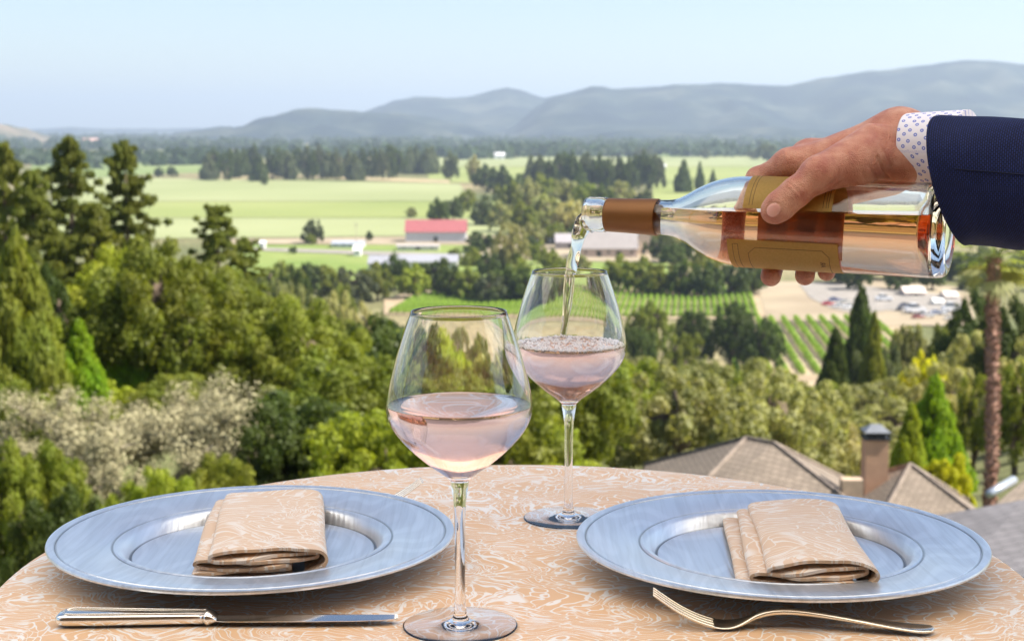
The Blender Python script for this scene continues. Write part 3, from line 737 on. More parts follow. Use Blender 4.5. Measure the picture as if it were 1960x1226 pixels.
def near_house():
    org = P(1470, 880, 43); ox, oy = org.x, org.y
    root = empty('shingled_house', (ox, oy, gz(ox, oy)), 'house with brown shingled hip roofs and chimney beyond the table', 'house')
    o = Vector((ox, oy, gz(ox, oy)))
    W = lambda u, v, d: P(u, v, d)-o
    zr = W(1455, 838, 45).z; ze = zr-2.3
    A = W(1428, 838, 45.0); B = W(1482, 840, 44.2); A.z = B.z = zr
    # eave corners of the main hip
    e0 = W(1232, 885, 47); e0.z = zr-1.9                                   # back left
    c0 = Vector((A.x-2.7, A.y+3.4, ze+.75)); c1 = Vector((A.x-3.9, A.y-5.2, ze)); c2 = Vector((B.x+3.4, B.y-5.2, ze)); c3 = Vector((B.x+3.8, B.y+3.2, ze))
    roof_faces([[A, B, c2, c1], [A, c1, c0], [B, c3, c2], [B, A, c0, c3]], 'roof', SH, root)
    # ridge caps
    rb = MB()
    for p, q in [(A, B), (A, c1), (A, c0), (B, c2), (B, c3)]: rb.tube([p+Vector((0, 0, .02)), q+Vector((0, 0, .02))], .06, 6)
    rb.build('ridge_cap', CAPM, root)
    wb = MB(); wb.box(c1.x+.5, c2.x-.5, c1.y+.5, c0.y-.5, 0-3, ze+.0-.15); wb.build('wall', plain('stucco_warm', (.55, .42, .31), .9, scale=2), root)
    # second wing, right
    D = W(1742, 889, 43); zd = D.z; E = W(1700, 905, 44.5)
    f0 = Vector((D.x-2.2, D.y-3.6, zd-1.7)); f1 = Vector((D.x+2.35, D.y-3.2, zd-1.7)); f2 = Vector((D.x+2.5, D.y+2.5, zd-1.7)); f3 = Vector((D.x-1.6, D.y+2.5, zd-1.2)); f4 = Vector((D.x-2.0, D.y-1.2, zd-1.35))
    roof_faces([[D, f1, f0], [D, f2, f1], [D, f0, f4], [D, f4, f3], [D, f3, f2]], 'roof', SH, root)
    rb = MB()
    for q in (f0, f1, f2, f3): rb.tube([D+Vector((0, 0, .02)), q+Vector((0, 0, .02))], .06, 6)
    rb.build('ridge_cap', CAPM, root)
    wb = MB(); wb.box(f0.x+.4, f1.x-.4, f0.y+.4, f2.y-.4, -3, zd-1.9); wb.build('wall', plain('stucco_warm_b', (.55, .42, .31), .9, scale=2), root)
    # pale lit wall strip between the roofs
    # chimney
    c = W(1672, 850, 43.2); x0 = W(1652, 850, 43.2).x; x1 = W(1698, 850, 43.2).x
    zt = W(1675, 838, 43.2).z; zb = c.z-2.4
    mb = MB(); mb.box(x0+.02, x1-.02, c.y-.3, c.y+.3, zb, zt)
    ch = mb.build('chimney', plain('stucco_terracotta', (.50, .30, .19), .9, scale=3, noise=.1), root)
    mb = MB(); mb.box(x0-.03, x1+.03, c.y-.35, c.y+.35, zt, zt+.05)
    for dx in (x0+.04, (x0+x1)/2, x1-.04):
        for dy in (-.28, .28): mb.box(dx-.03, dx+.03, c.y+dy-.03, c.y+dy+.03, zt+.05, zt+.22)
    mb.box(x0+.10, x1-.10, c.y-.22, c.y+.22, zt+.05, zt+.2)
    k = mb.build('spark_guard', plain('black_metal', (.03, .03, .035), .5), ch)
    mb = MB(); V = [(x0-.03, c.y-.35, zt+.22), (x1+.03, c.y-.35, zt+.22), (x1+.03, c.y+.35, zt+.22), (x0-.03, c.y+.35, zt+.22), ((x0+x1)/2-.12, c.y, zt+.42), ((x0+x1)/2+.12, c.y, zt+.42)]
    mb.add(V, [(0, 1, 5, 4), (1, 2, 5), (2, 3, 4, 5), (3, 0, 4), (3, 2, 1, 0)])
    mb.build('cap', plain('grey_metal', (.17, .18, .20), .5, metal=.3), ch)
    # upper gable wall between the two roofs (bright strip)
    s = W(1636, 925, 42.2); mb = MB(); mb.box(s.x-.36, s.x+.22, s.y-.1, s.y+.3, s.z-2, s.z+.12); mb.build('wall', plain('stucco_peach', (.46, .34, .24), .9), root)
near_house()
def roof_house(name, u, v, d, label, polys_px, m, wallcol, pipe=None):
    org = P(u, v, d); o = Vector((org.x, org.y, gz(org.x, org.y))); root = empty(name, o, label, 'house')
    polys = [[P(*q)-o for q in pl] for pl in polys_px]
    roof_faces(polys, 'roof', m, root, .12)
    xs = [p.x for pl in polys for p in pl]; ys = [p.y for pl in polys for p in pl]; zs = [p.z for pl in polys for p in pl]
    wb = MB(); wb.box(min(xs)+.6, max(xs)-.6, min(ys)+.6, max(ys)-.6, -4, min(zs)-.15); wb.build('wall', plain('wall_'+name, wallcol, .9, scale=2), root)
    if pipe:
        pb = MB(); pb.tube([P(*pipe[0])-o, P(*pipe[1])-o], .11, 14); pb.build('metal_duct', plain('galvanised', (.42, .45, .50), .35, metal=.5, noise=.05), root, sm=True)
    return root
# low nearer roof, bottom right: a hip whose near slope faces us
roof_house('grey_shingled_house', 1900, 1050, 23, 'grey shingled roof close behind the right plate', [
    [(1770, 990, 25), (1960, 955, 25), (2200, 915, 25.5), (2500, 1150, 19.5), (1720, 1230, 18.5)],
    [(1770, 990, 25), (1720, 1230, 18.5), (1600, 1080, 25.5)],
    [(1770, 990, 25), (1960, 955, 25), (2200, 915, 25.5), (2250, 960, 29), (1700, 1040, 28.5)]], SH2, (.6, .5, .4))
roof_house('brown_roofed_outbuilding', 1960, 940, 40, 'brown roof with silver duct at right edge behind the palm', [
    [(1880, 985, 38), (1990, 893, 41), (2200, 893, 41), (2300, 985, 38)], [(1990, 893, 41), (2200, 893, 41), (2280, 960, 44), (1930, 960, 44)]], SH, (.5, .4, .3), pipe=((1893, 945, 37.5), (1940, 918, 38.6)))

def gable(name, u, v, d, wpx, depth, hpx, rpx, wallc, roofc, label, rz=0, cat='building', doors=1, windows=3, ridge_x=True):
    """building whose wall foot is seen at u,v; wpx wide, wall hpx and roof rpx tall as seen"""
    d = 179800/(v-250); p = P(u, v, d); W_ = wpx/F*d; h = hpx/F*d; r_ = rpx/F*d*1.0
    root = empty(name, (p.x, p.y, p.z), label, cat, rz=rz)
    wb = MB(); wb.box(-W_/2, W_/2, 0, depth, -1.5, h)
    if not ridge_x:
        wb.add([(-W_/2, 0, h), (W_/2, 0, h), (0, 0, h+r_*.96), (-W_/2, depth, h), (W_/2, depth, h), (0, depth, h+r_*.96)], [(0, 1, 2), (5, 4, 3), (0, 2, 5, 3), (1, 4, 5, 2)])
    else:
        wb.add([(-W_/2, 0, h), (-W_/2, depth, h), (-W_/2, depth/2, h+r_*.96), (W_/2, 0, h), (W_/2, depth, h), (W_/2, depth/2, h+r_*.96)], [(0, 2, 1), (3, 4, 5), (0, 3, 5, 2), (1, 2, 5, 4)])
    wb.build('wall', plain('wall_'+name, wallc, .8, scale=.5, noise=.06), root)
    ov = .5
    if ridge_x:
        A = (-W_/2-ov, -ov, h+.05); B = (W_/2+ov, -ov, h+.05); C = (W_/2+ov, depth/2, h+r_+.05); D = (-W_/2-ov, depth/2, h+r_+.05); E = (-W_/2-ov, depth+ov, h+.05); Fp = (W_/2+ov, depth+ov, h+.05)
    else:
        A = (-W_/2-ov, -ov, h+.05); D = (0, -ov, h+r_+.05); C = (0, depth+ov, h+r_+.05); B = (-W_/2-ov, depth+ov, h+.05); E = (W_/2+ov, -ov, h+.05); Fp = (W_/2+ov, depth+ov, h+.05)
        A, B, C, D = A, D, C, B; D = (-W_/2-ov, depth+ov, h+.05)
        roof_faces([[A, B, C, D], [B, E, Fp, C]], 'roof', plain('roof_'+name, roofc, .7, scale=.4, noise=.08), root, .2)
    if ridge_x: roof_faces([[A, B, C, D], [D, C, Fp, E]], 'roof', plain('roof_'+name, roofc, .7, scale=.4, noise=.08), root, .2)
    for k in range(doors):
        x = (k+1)/(doors+1)*W_-W_/2+W_*.0; db = MB(); db.box(x-1.1, x+1.1, -.12, .02, 0, min(h*.8, 3)); db.build('door', M['win'], root)
    for k in range(windows):
        x = (k+.5)/windows*W_-W_/2; db = MB(); db.box(x-.6, x+.6, -.1, .02, h*.45, h*.75); db.build('window', M['win'], root)
    return root
gable('red_roofed_barn', 834, 463, 850, 116, 16, 19, 22, (.52, .52, .54), (.30, .085, .09), 'long white barn with a red roof in the valley', doors=1, windows=0)
gable('winery_building', 1165, 492, 800, 110, 18, 16, 34, (.52, .40, .33), (.27, .24, .23), 'long low building with grey-brown roof under the bottle neck', doors=2, windows=5)
gable('winery_gable_house', 1232, 486, 795, 44, 16, 26, 20, (.58, .48, .36), (.40, .36, .34), 'cream gabled end house right of the grey-brown winery', doors=1, windows=2, ridge_x=False)
gable('grey_shed', 1092, 476, 830, 56, 12, 12, 16, (.38, .34, .33), (.33, .30, .31), 'dark grey shed left of the winery building', doors=1, windows=1)
gable('white_shed', 1040, 467, 850, 40, 10, 8, 5, (.75, .75, .78), (.75, .75, .78), 'small white shed left of the grey shed', doors=0, windows=2)
gable('grey_roofed_warehouse', 733, 519, 640, 56, 14, 15, 13, (.5, .47, .45), (.27, .27, .30), 'pale warehouse with grey roof behind the oak belt, leftmost of two', doors=1, windows=2)
gable('long_grey_warehouse', 820, 512, 660, 110, 14, 11, 12, (.62, .60, .62), (.28, .28, .31), 'long grey-roofed warehouse below the red barn', doors=2, windows=4)
gable('orange_hut', 826, 508, 640, 26, 6, 6, 6, (.80, .62, .42), (.78, .55, .33), 'small orange hut before the long grey warehouse', doors=1, windows=0)
gable('white_cottage', 914, 505, 640, 20, 8, 10, 7, (.8, .8, .8), (.7, .7, .72), 'white cottage right of the long grey warehouse', doors=1, windows=1)
gable('white_tank_house', 684, 489, 720, 13, 5, 10, 10, (.82, .82, .82), (.8, .8, .8), 'small bright white hut left of the warehouses', doors=0, windows=1)
gable('greenhouse', 665, 473, 860, 60, 12, 7, 4, (.55, .57, .63), (.34, .36, .42), 'low bluish greenhouse between lone tree and barn', doors=0, windows=4)
gable('white_hut', 502, 474, 800, 9, 4, 9, 4, (.8, .8, .8), (.75, .75, .75), 'tiny white hut at left end of the valley road', doors=0, windows=1)
gable('yard_wall_building', 800, 478, 840, 80, 6, 7, 3, (.66, .6, .56), (.36, .33, .32), 'low beige outbuilding in front of the red barn', doors=1, windows=3)
gable('pink_farmhouse', 168, 282, 4200, 30, 60, 10, 7, (.72, .50, .42), (.68, .42, .36), 'pink distant house on the left behind the pine top', doors=0, windows=0)
gable('far_white_house', 956, 304, 2300, 20, 14, 7, 5, (.8, .78, .78), (.72, .70, .72), 'small white house alone in the pale far field', doors=1, windows=1)
gable('far_pink_roof_house', 770, 316, 2050, 38, 14, 5, 6, (.62, .5, .46), (.58, .44, .42), 'pinkish roof among trees at right end of windbreak', doors=0, windows=2)
gable('far_white_barn', 1268, 322, 1700, 14, 10, 4, 4, (.8, .8, .8), (.78, .78, .8), 'tiny white barn right of the dark grove', doors=0, windows=1)
gable('beige_house', 1752, 566, 500, 38, 10, 6, 10, (.62, .52, .46), (.68, .57, .50), 'beige-roofed house among dark trees behind the parking', doors=1, windows=2)
gable('beige_cottage', 1822, 571, 510, 22, 8, 4, 8, (.62, .54, .48), (.70, .60, .54), 'smaller beige cottage right of the beige-roofed house', doors=0, windows=1)
gable('white_hut', 1797, 583, 490, 16, 5, 5, 6, (.8, .78, .74), (.82, .80, .76), 'white hut before the beige cottage', doors=0, windows=1)

def pole(u, vt, vb, label):
    d = 179800/(vb-250); p = G(u, vb, ZV); h = (vb-vt)/F*d; root = empty('utility_pole', (p.x, p.y, gz(p.x, p.y)), label, 'utility pole')
    mb = MB(); mb.tube([(0, 0, 0), (0, 0, h)], [.2, .13], 8); mb.build('post', M['bark_pale'], root)
    mb = MB(); mb.box(-1.3, 1.3, -.08, .08, h-1.2, h-1.0); mb.box(-.9, .9, -.08, .08, h-2.3, h-2.1); mb.build('crossarm', M['bark_pale'], root)
pole(682, 424, 486, 'tall pale pole standing in front of the field left of red barn')
pole(1326, 452, 500, 'pale pole right of the winery under bottle shoulder')
def car_mesh():
    body = MB(); L_, W_ = 4.5, 1.8
    prof = [(-2.25, .35), (-2.25, .75), (-2.1, .88), (-1.3, .95), (1.0, .95), (2.0, .80), (2.25, .62), (2.25, .35)]
    n = len(prof); V = [(x, s*W_/2, z) for s in (-1, 1) for x, z in prof]
    body.add(V, [tuple(range(n)), tuple(range(2*n-1, n-1, -1))]+[(i, (i+1) % n, n+(i+1) % n, n+i) for i in range(n)])
    rf = MB(); rf.add([(-1.5, -.85, .94), (.75, -.85, .94), (.2, -.7, 1.42), (-1.1, -.7, 1.42), (-1.5, .85, .94), (.75, .85, .94), (.2, .7, 1.42), (-1.1, .7, 1.42)], [(0, 1, 2, 3), (7, 6, 5, 4), (0, 4, 5, 1), (1, 5, 6, 2), (2, 6, 7, 3), (3, 7, 4, 0)])
    top = MB(); top.box(-1.1, .2, -.7, .7, 1.423, 1.45)
    wh = MB(); wh.tube([(0, -.1, 0), (0, .1, 0)], .33, 14)
    return body, rf, top, wh
CB = car_mesh(); CM = {}
def car(u, v, d, col, label, rz=0, sc=1.0, name='parked_car', cat='car', h=1.0):
    p = G(u, v, ZV); g = gz(p.x, p.y)+.45
    root = empty(name, (p.x, p.y, g), label, cat, 'vehicles in the parking lot', rz=rz)
    key = tuple(col)
    if key not in CM: CM[key] = plain('paint_%d' % len(CM), col, .25, noise=.02)
    for nm, mb_, mt in (('body', CB[0], CM[key]), ('window', CB[1], M['win']), ('roof_panel', CB[2], CM[key])):
        o = link(nm, recalc(mesh(nm, mb_.V, mb_.F, mt)), root); o.scale = (sc, sc, sc*h)
    wm = recalc(mesh('wheel', CB[3].V, CB[3].F, M['tyre']))
    for x in (-1.4, 1.35):
        for y in (-.82, .82):
            o = link('wheel', wm, root); o.location = (x*sc, y*sc, .33*sc); o.scale = (sc, sc, sc)
M['tyre'] = plain('tyre', (.03, .03, .03), .8)
car(1585, 586, 0, (.55, .03, .05), 'red car parked in the sunlit lot beside white cars', rz=.2)
car(1598, 578, 0, (.12, .14, .30), 'dark blue car parked behind the red car', rz=.1)
car(1608, 590, 0, (.8, .8, .8), 'white car parked just right of the red car', rz=.15)
car(1626, 592, 0, (.82, .82, .82), 'white car parked nearest the tall dark conifer', rz=.4)
car(1618, 582, 0, (.75, .72, .66), 'pale beige car parked behind the white cars', rz=.1)
car(1692, 578, 0, (.8, .8, .82), 'white van parked alone right of the tall conifer', rz=.1, sc=1.35, name='parked_van', cat='van', h=1.25)
car(1722, 596, 0, (.10, .09, .10), 'dark car parked left of the white trailers', rz=1.2)
car(1733, 589, 0, (.12, .12, .16), 'dark blue-grey car behind the large white trailer', rz=.2)
car(1757, 611, 0, (.35, .12, .10), 'maroon car parked before the white trailers', rz=.5)
car(1752, 602, 0, (.8, .8, .84), 'large rounded white trailer in middle of lot', rz=.1, sc=1.6, name='parked_trailer', cat='trailer', h=1.5)
car(1775, 609, 0, (.8, .8, .8), 'white car right of the maroon car', rz=.1)
car(1793, 603, 0, (.45, .50, .65), 'bluish car between white vehicles', rz=.1)
car(1806, 604, 0, (.82, .82, .82), 'white car left of the box truck', rz=1.4)
car(1822, 600, 0, (.8, .8, .82), 'tall white box truck at right end of lot', rz=.05, sc=1.5, name='parked_truck', cat='truck', h=1.6)
car(1820, 614, 0, (.8, .76, .68), 'cream car in front of the white box truck', rz=.3)
car(1650, 484, 0, (.8, .8, .8), 'white car far behind the bottle base', rz=.1)
# ================================================================== TERRACE
def terrace():
    fm = plain('terrace_stone', (.42, .36, .30), .85, scale=3, noise=.2)
    mb = MB(); mb.box(-9, 9, -3.4, 3.2, -.25, 0); tag(mb.build('terrace_floor', fm), kind='structure')
    root = empty('unseen_shade_roof', (0, 0, 0), 'unseen cream canvas roof on posts shading the terrace table', 'canopy')
    m, N, L, b = mat('canvas'); b.inputs['Base Color'].default_value = (.88, .84, .78, 1); b.inputs['Roughness'].default_value = .9
    t = N.new('ShaderNodeBsdfTranslucent'); t.inputs[0].default_value = (.92, .86, .78, 1); mx = N.new('ShaderNodeMixShader'); mx.inputs[0].default_value = .75
    L.new(b.outputs[0], mx.inputs[1]); L.new(t.outputs[0], mx.inputs[2]); L.new(mx.outputs[0], N['Material Output'].inputs[0])
    mb = MB(); mb.add([(-4.5, -.5, 2.86), (4.8, -.5, 2.86), (4.8, 1.95, 2.86), (-4.5, 1.95, 2.86)], [(0, 1, 2, 3)]); mb.build('canopy', m, root)  # out-of-view canopy, shaped to shade the table and fill it with soft light
    mb = MB(); mb.box(-4.6, 4.9, -3.38, -.5, 2.9, 3.0); mb.build('added_ceiling', plain('ceiling_wood', (.30, .19, .12), .8, scale=2), root)  # opaque rear part, added out of view to cut light on near faces
    pm = plain('post_wood', (.22, .13, .08), .6)
    for x in (-4.4, 4.7):
        for y in (-3.2, 1.85):
            mb = MB(); mb.box(x-.05, x+.05, y-.05, y+.05, 0, 2.848); mb.build('post', pm, root)
    root = empty('added_rear_wall', (0, -3.4, 0), 'added brown wall behind the viewer that darkens reflections', 'building')
    mb = MB(); mb.box(-9, 9, -.3, 0, 0, 4); mb.build('wall', plain('stucco_brown', (.36, .24, .16), .9, scale=2), root)  # unseen wall put in to block the rear sky and darken reflections
terrace()

# ================================================================== TABLE
TZ = .75; TC = Vector((.004, 1.240, TZ)); TR_ = .427
def damask(name, light, deep, scale=1.0, uvs=False, contrast=1.0):
    m, N, L, b = mat(name)
    tc = N.new('ShaderNodeTexCoord'); mp = N.new('ShaderNodeMapping'); mp.inputs['Scale'].default_value = (scale, scale, scale)
    L.new(tc.outputs['UV' if uvs else 'Object'], mp.inputs[0])
    def noise(sc, det=2, vec=mp.outputs[0]):
        n = N.new('ShaderNodeTexNoise'); n.inputs['Scale'].default_value = sc; n.inputs['Detail'].default_value = det; L.new(vec, n.inputs['Vector']); return n
    # swirl the coordinates
    n1 = noise(7.0, 1); n2 = noise(22.0, 1)
    def warp(vec, n, amt):
        s = nd(N, 'ShaderNodeVectorMath', operation='SUBTRACT'); s.inputs[1].default_value = (.5, .5, .5); L.new(n.outputs['Color'], s.inputs[0])
        q = nd(N, 'ShaderNodeVectorMath', operation='SCALE'); q.inputs['Scale'].default_value = amt; L.new(s.outputs[0], q.inputs[0])
        a = nd(N, 'ShaderNodeVectorMath', operation='ADD'); L.new(vec, a.inputs[0]); L.new(q.outputs[0], a.inputs[1]); return a.outputs[0]
    v1 = warp(mp.outputs[0], n1, .30); v2 = warp(v1, n2, .05)
    st = N.new('ShaderNodeMapping'); st.inputs['Scale'].default_value = (1.0, 2.3, 1.0); L.new(v2, st.inputs[0])
    vo = N.new('ShaderNodeTexVoronoi'); vo.feature = 'DISTANCE_TO_EDGE'; vo.inputs['Scale'].default_value = 34; vo.voronoi_dimensions = '2D'; L.new(st.outputs[0], vo.inputs['Vector'])
    l1 = ramp(N, L, vo.outputs['Distance'], [(.045, 1.0), (.09, 0.0)])
    st2 = N.new('ShaderNodeMapping'); st2.inputs['Rotation'].default_value = (0, 0, .6); st2.inputs['Scale'].default_value = (1.0, 1.0, 1.0); L.new(v2, st2.inputs[0])
    wv = N.new('ShaderNodeTexWave'); wv.inputs['Scale'].default_value = 26; wv.inputs['Distortion'].default_value = 3.0; wv.inputs['Detail'].default_value = 1; wv.inputs['Detail Scale'].default_value = .6; L.new(st2.outputs[0], wv.inputs['Vector'])
    l2 = ramp(N, L, wv.outputs['Fac'], [(.70, 0.0), (.82, 1.0)])
    n3 = noise(9.5, 1, v1); sel = ramp(N, L, n3.outputs['Fac'], [(.47, 0.0), (.52, 1.0)])
    def math_(op, a, c):
        q = nd(N, 'ShaderNodeMath', operation=op); 
        for i, z in enumerate((a, c)):
            if isinstance(z, (int, float)): q.inputs[i].default_value = z
            else: L.new(z, q.inputs[i])
        return q.outputs[0]
    # leaf fans: veins that spread from a point beside each motif's centre, crossed by scalloped rows
    vf = N.new('ShaderNodeTexVoronoi'); vf.voronoi_dimensions = '2D'; vf.inputs['Scale'].default_value = 9; L.new(v1, vf.inputs['Vector'])
    sb = nd(N, 'ShaderNodeVectorMath', operation='SUBTRACT'); L.new(v2, sb.inputs[0]); L.new(vf.outputs['Position'], sb.inputs[1])
    of = nd(N, 'ShaderNodeVectorMath', operation='ADD'); of.inputs[1].default_value = (.045, .03, 0); L.new(sb.outputs[0], of.inputs[0])
    sp = N.new('ShaderNodeSeparateXYZ'); L.new(of.outputs[0], sp.inputs[0])
    th_ = math_('ARCTAN2', sp.outputs[1], sp.outputs[0])
    r2 = math_('SQRT', math_('ADD', math_('MULTIPLY', sp.outputs[0], sp.outputs[0]), math_('MULTIPLY', sp.outputs[1], sp.outputs[1])), 0)
    vein = math_('SINE', math_('ADD', math_('MULTIPLY', th_, 17), math_('MULTIPLY', r2, 70)), 0)
    f1 = ramp(N, L, vein, [(.60, 0.0), (.80, 1.0)])
    row_ = math_('SINE', math_('ADD', math_('MULTIPLY', r2, 190), math_('MULTIPLY', math_('ABSOLUTE', vein, 0), 1.6)), 0)
    f2 = ramp(N, L, row_, [(.78, 0.0), (.92, 1.0)])
    fan = math_('MAXIMUM', f1, f2)
    inv = math_('SUBTRACT', 1.0, sel)
    lines = math_('MAXIMUM', math_('MULTIPLY', l1, sel), math_('MULTIPLY', fan, inv))
    lines = math_('MAXIMUM', lines, math_('MULTIPLY', l1, .5))
    n4 = noise(5.5, 2); plainz = ramp(N, L, n4.outputs['Fac'], [(.68, 0.0), (.72, .8)])
    lines = math_('MAXIMUM', lines, plainz)
    mx = nd(N, 'ShaderNodeMix', data_type='RGBA'); L.new(math_('MULTIPLY', lines, contrast), mx.inputs[0]); mx.inputs[6].default_value = (*deep, 1); mx.inputs[7].default_value = (*light, 1)
    L.new(mx.outputs[2], b.inputs['Base Color'])
    b.inputs['Roughness'].default_value = .5; b.inputs['Specular IOR Level'].default_value = .35
    b.inputs['Sheen Weight'].default_value = .25; b.inputs['Sheen Roughness'].default_value = .4
    tw = N.new('ShaderNodeTexWave'); tw.inputs['Scale'].default_value = 260; tw.bands_direction = 'DIAGONAL'; L.new(tc.outputs['Object'], tw.inputs['Vector'])
    h = math_('ADD', math_('MULTIPLY', lines, .8), math_('MULTIPLY', tw.outputs['Fac'], .35))
    bp = N.new('ShaderNodeBump'); bp.inputs['Strength'].default_value = .35; bp.inputs['Distance'].default_value = .0006
    L.new(h, bp.inputs['Height']); L.new(bp.outputs[0], b.inputs['Normal'])
    return m
CLOTH = damask('damask_cloth', (.88, .84, .81), (.78, .50, .28), scale=1.7)
NAPK = damask('damask_napkin', (.84, .76, .69), (.74, .53, .36), scale=1.4, uvs=True, contrast=1.0)
def table():
    root = empty('round_table', (TC.x, TC.y, 0), 'round pedestal table under the patterned cloth', 'table')
    wm = plain('dark_wood', (.10, .06, .04), .5)
    V, Fc, _ = lathe([(0, TZ-.03), (TR_-.006, TZ-.03), (TR_-.004, TZ-.004), (0, TZ-.004)], 96); mb = MB().add(V, Fc); mb.build('tabletop', wm, root)
    V, Fc, _ = lathe([(0, 0), (.24, 0), (.24, .02), (.05, .06), (.04, .6), (.08, TZ-.032), (0, TZ-.032)], 32); MB().add(V, Fc).build('pedestal', wm, root, sm=True)
    # cloth: flat top, soft edge, hanging skirt with folds
    n = 360; V = [(0, 0, TZ)]; Fc = []
    prof = [(.1, TZ), (.2, TZ), (.3, TZ), (.38, TZ), (TR_-.008, TZ), (TR_-.003, TZ-.001), (TR_+.0005, TZ-.004), (TR_+.002, TZ-.009), (TR_+.003, TZ-.03), (TR_+.006, TZ-.08), (TR_+.014, TZ-.16), (TR_+.02, TZ-.26), (TR_+.03, TZ-.38), (TR_+.035, TZ-.5)]
    for r, z in prof:
        fold = max(0, (TZ-.015-z))
        for i in range(n):
            a = 2*math.pi*i/n
            rr = r + (min(1, fold/.3))*(.030*math.sin(a*11+.7*math.sin(3*a))+.012*math.sin(a*23+1))
            V.append((rr*math.cos(a), rr*math.sin(a), z))
    for i in range(n): Fc.append((0, 1+i, 1+(i+1) % n))
    for k in range(len(prof)-1):
        for i in range(n):
            j = (i+1) % n; Fc.append((1+k*n+i, 1+(k+1)*n+i, 1+(k+1)*n+j, 1+k*n+j))
    o = link('tablecloth', mesh('tablecloth', V, Fc, CLOTH, sm=True), loc=(TC.x, TC.y, 0)); tag(o, 'peach and white leaf-patterned cloth spread over the round table', 'tablecloth')
table()

# ---- chargers
def plate_mat():
    m, N, L, b = mat('silver_lacquer')
    tc = N.new('ShaderNodeTexCoord'); mp = N.new('ShaderNodeMapping'); mp.inputs['Scale'].default_value = (1, .33, 1); mp.inputs['Rotation'].default_value = (0, 0, .25); L.new(tc.outputs['Object'], mp.inputs[0])
    nz = N.new('ShaderNodeTexNoise'); nz.inputs['Scale'].default_value = 7; nz.inputs['Detail'].default_value = 1.5; L.new(mp.outputs[0], nz.inputs['Vector'])
    mul = nd(N, 'ShaderNodeMath', operation='MULTIPLY'); mul.inputs[1].default_value = 150; L.new(nz.outputs['Fac'], mul.inputs[0])
    fr = nd(N, 'ShaderNodeMath', operation='SINE'); L.new(mul.outputs[0], fr.inputs[0])
    mp2 = N.new('ShaderNodeMapping'); mp2.inputs['Scale'].default_value = (230, 9, 20); mp2.inputs['Rotation'].default_value = (0, 0, .2); L.new(tc.outputs['Object'], mp2.inputs[0])
    n2 = N.new('ShaderNodeTexNoise'); n2.inputs['Scale'].default_value = 1; n2.inputs['Detail'].default_value = 5; L.new(mp2.outputs[0], n2.inputs['Vector'])
    fr2 = nd(N, 'ShaderNodeMath', operation='MULTIPLY'); fr2.inputs[1].default_value = .06; L.new(fr.outputs[0], fr2.inputs[0]); ad = nd(N, 'ShaderNodeMath', operation='ADD'); L.new(fr2.outputs[0], ad.inputs[0]); L.new(n2.outputs['Fac'], ad.inputs[1])
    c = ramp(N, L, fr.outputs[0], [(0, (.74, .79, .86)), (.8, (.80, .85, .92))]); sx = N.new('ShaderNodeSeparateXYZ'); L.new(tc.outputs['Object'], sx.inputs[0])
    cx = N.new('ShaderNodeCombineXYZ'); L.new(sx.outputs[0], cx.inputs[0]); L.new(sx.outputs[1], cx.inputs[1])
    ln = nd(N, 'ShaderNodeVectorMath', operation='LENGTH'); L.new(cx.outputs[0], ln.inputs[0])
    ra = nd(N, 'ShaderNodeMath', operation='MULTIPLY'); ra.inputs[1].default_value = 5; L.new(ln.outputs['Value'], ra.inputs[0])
    groove_shade = ramp(N, L, ra.outputs[0], [(.5150, 1), (.5195, .25), (.5265, .25), (.5300, 1), (.5900, 1), (.5940, .45), (.5990, .45), (.6030, 1), (.8235, 1), (.8260, .3), (.8300, .3), (.8330, 1)])  # darker rings paint the shade of the grooves into the base colour
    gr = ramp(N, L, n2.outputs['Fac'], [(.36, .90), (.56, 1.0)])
    m1 = nd(N, 'ShaderNodeMix', data_type='RGBA', blend_type='MULTIPLY'); m1.inputs[0].default_value = 1; L.new(c, m1.inputs[6]); L.new(groove_shade, m1.inputs[7])
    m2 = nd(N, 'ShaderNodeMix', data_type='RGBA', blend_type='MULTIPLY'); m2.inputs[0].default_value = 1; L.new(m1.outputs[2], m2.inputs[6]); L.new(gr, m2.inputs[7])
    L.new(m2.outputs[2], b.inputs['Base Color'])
    b.inputs['Metallic'].default_value = .75; b.inputs['Roughness'].default_value = .33
    bp = N.new('ShaderNodeBump'); bp.inputs['Strength'].default_value = 1.0; bp.inputs['Distance'].default_value = .0006; L.new(ad.outputs[0], bp.inputs['Height']); L.new(bp.outputs[0], b.inputs['Normal'])
    return m
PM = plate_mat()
def plate(c, label):
    root = empty('charger_plate', (c.x, c.y, TZ), label, 'plate', 'silver chargers on the table', rz=0)
    RR = .1735
    prof = [(0, .0085), (.100, .0085), (.1030, .0088), (.1042, .0076), (.1054, .0078), (.107, .0100), (.1105, .0170), (.1135, .0197), (.117, .0202), (.1185, .0193), (.1200, .0193), (.1212, .0203), (.150, .0232), (.1640, .0249), (.1648, .0240), (.1656, .0240), (.1664, .0251), (.1705, .0262), (.1730, .0258), (RR, .0245), (.1730, .0230), (.168, .0212), (.13, .0150), (.110, .0080), (.102, .0015), (.098, .0008), (0, .0008)]
    V, Fc, _ = lathe(prof, 160)
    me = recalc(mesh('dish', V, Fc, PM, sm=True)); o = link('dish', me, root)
    md = o.modifiers.new('bev', 'EDGE_SPLIT'); md.split_angle = R(35)
    return root
CL = Vector((-.2235, 1.28, 0)); CR = Vector((.2285, 1.262, 0))
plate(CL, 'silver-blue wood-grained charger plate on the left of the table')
plate(CR, 'silver-blue wood-grained charger plate on the right of the table')

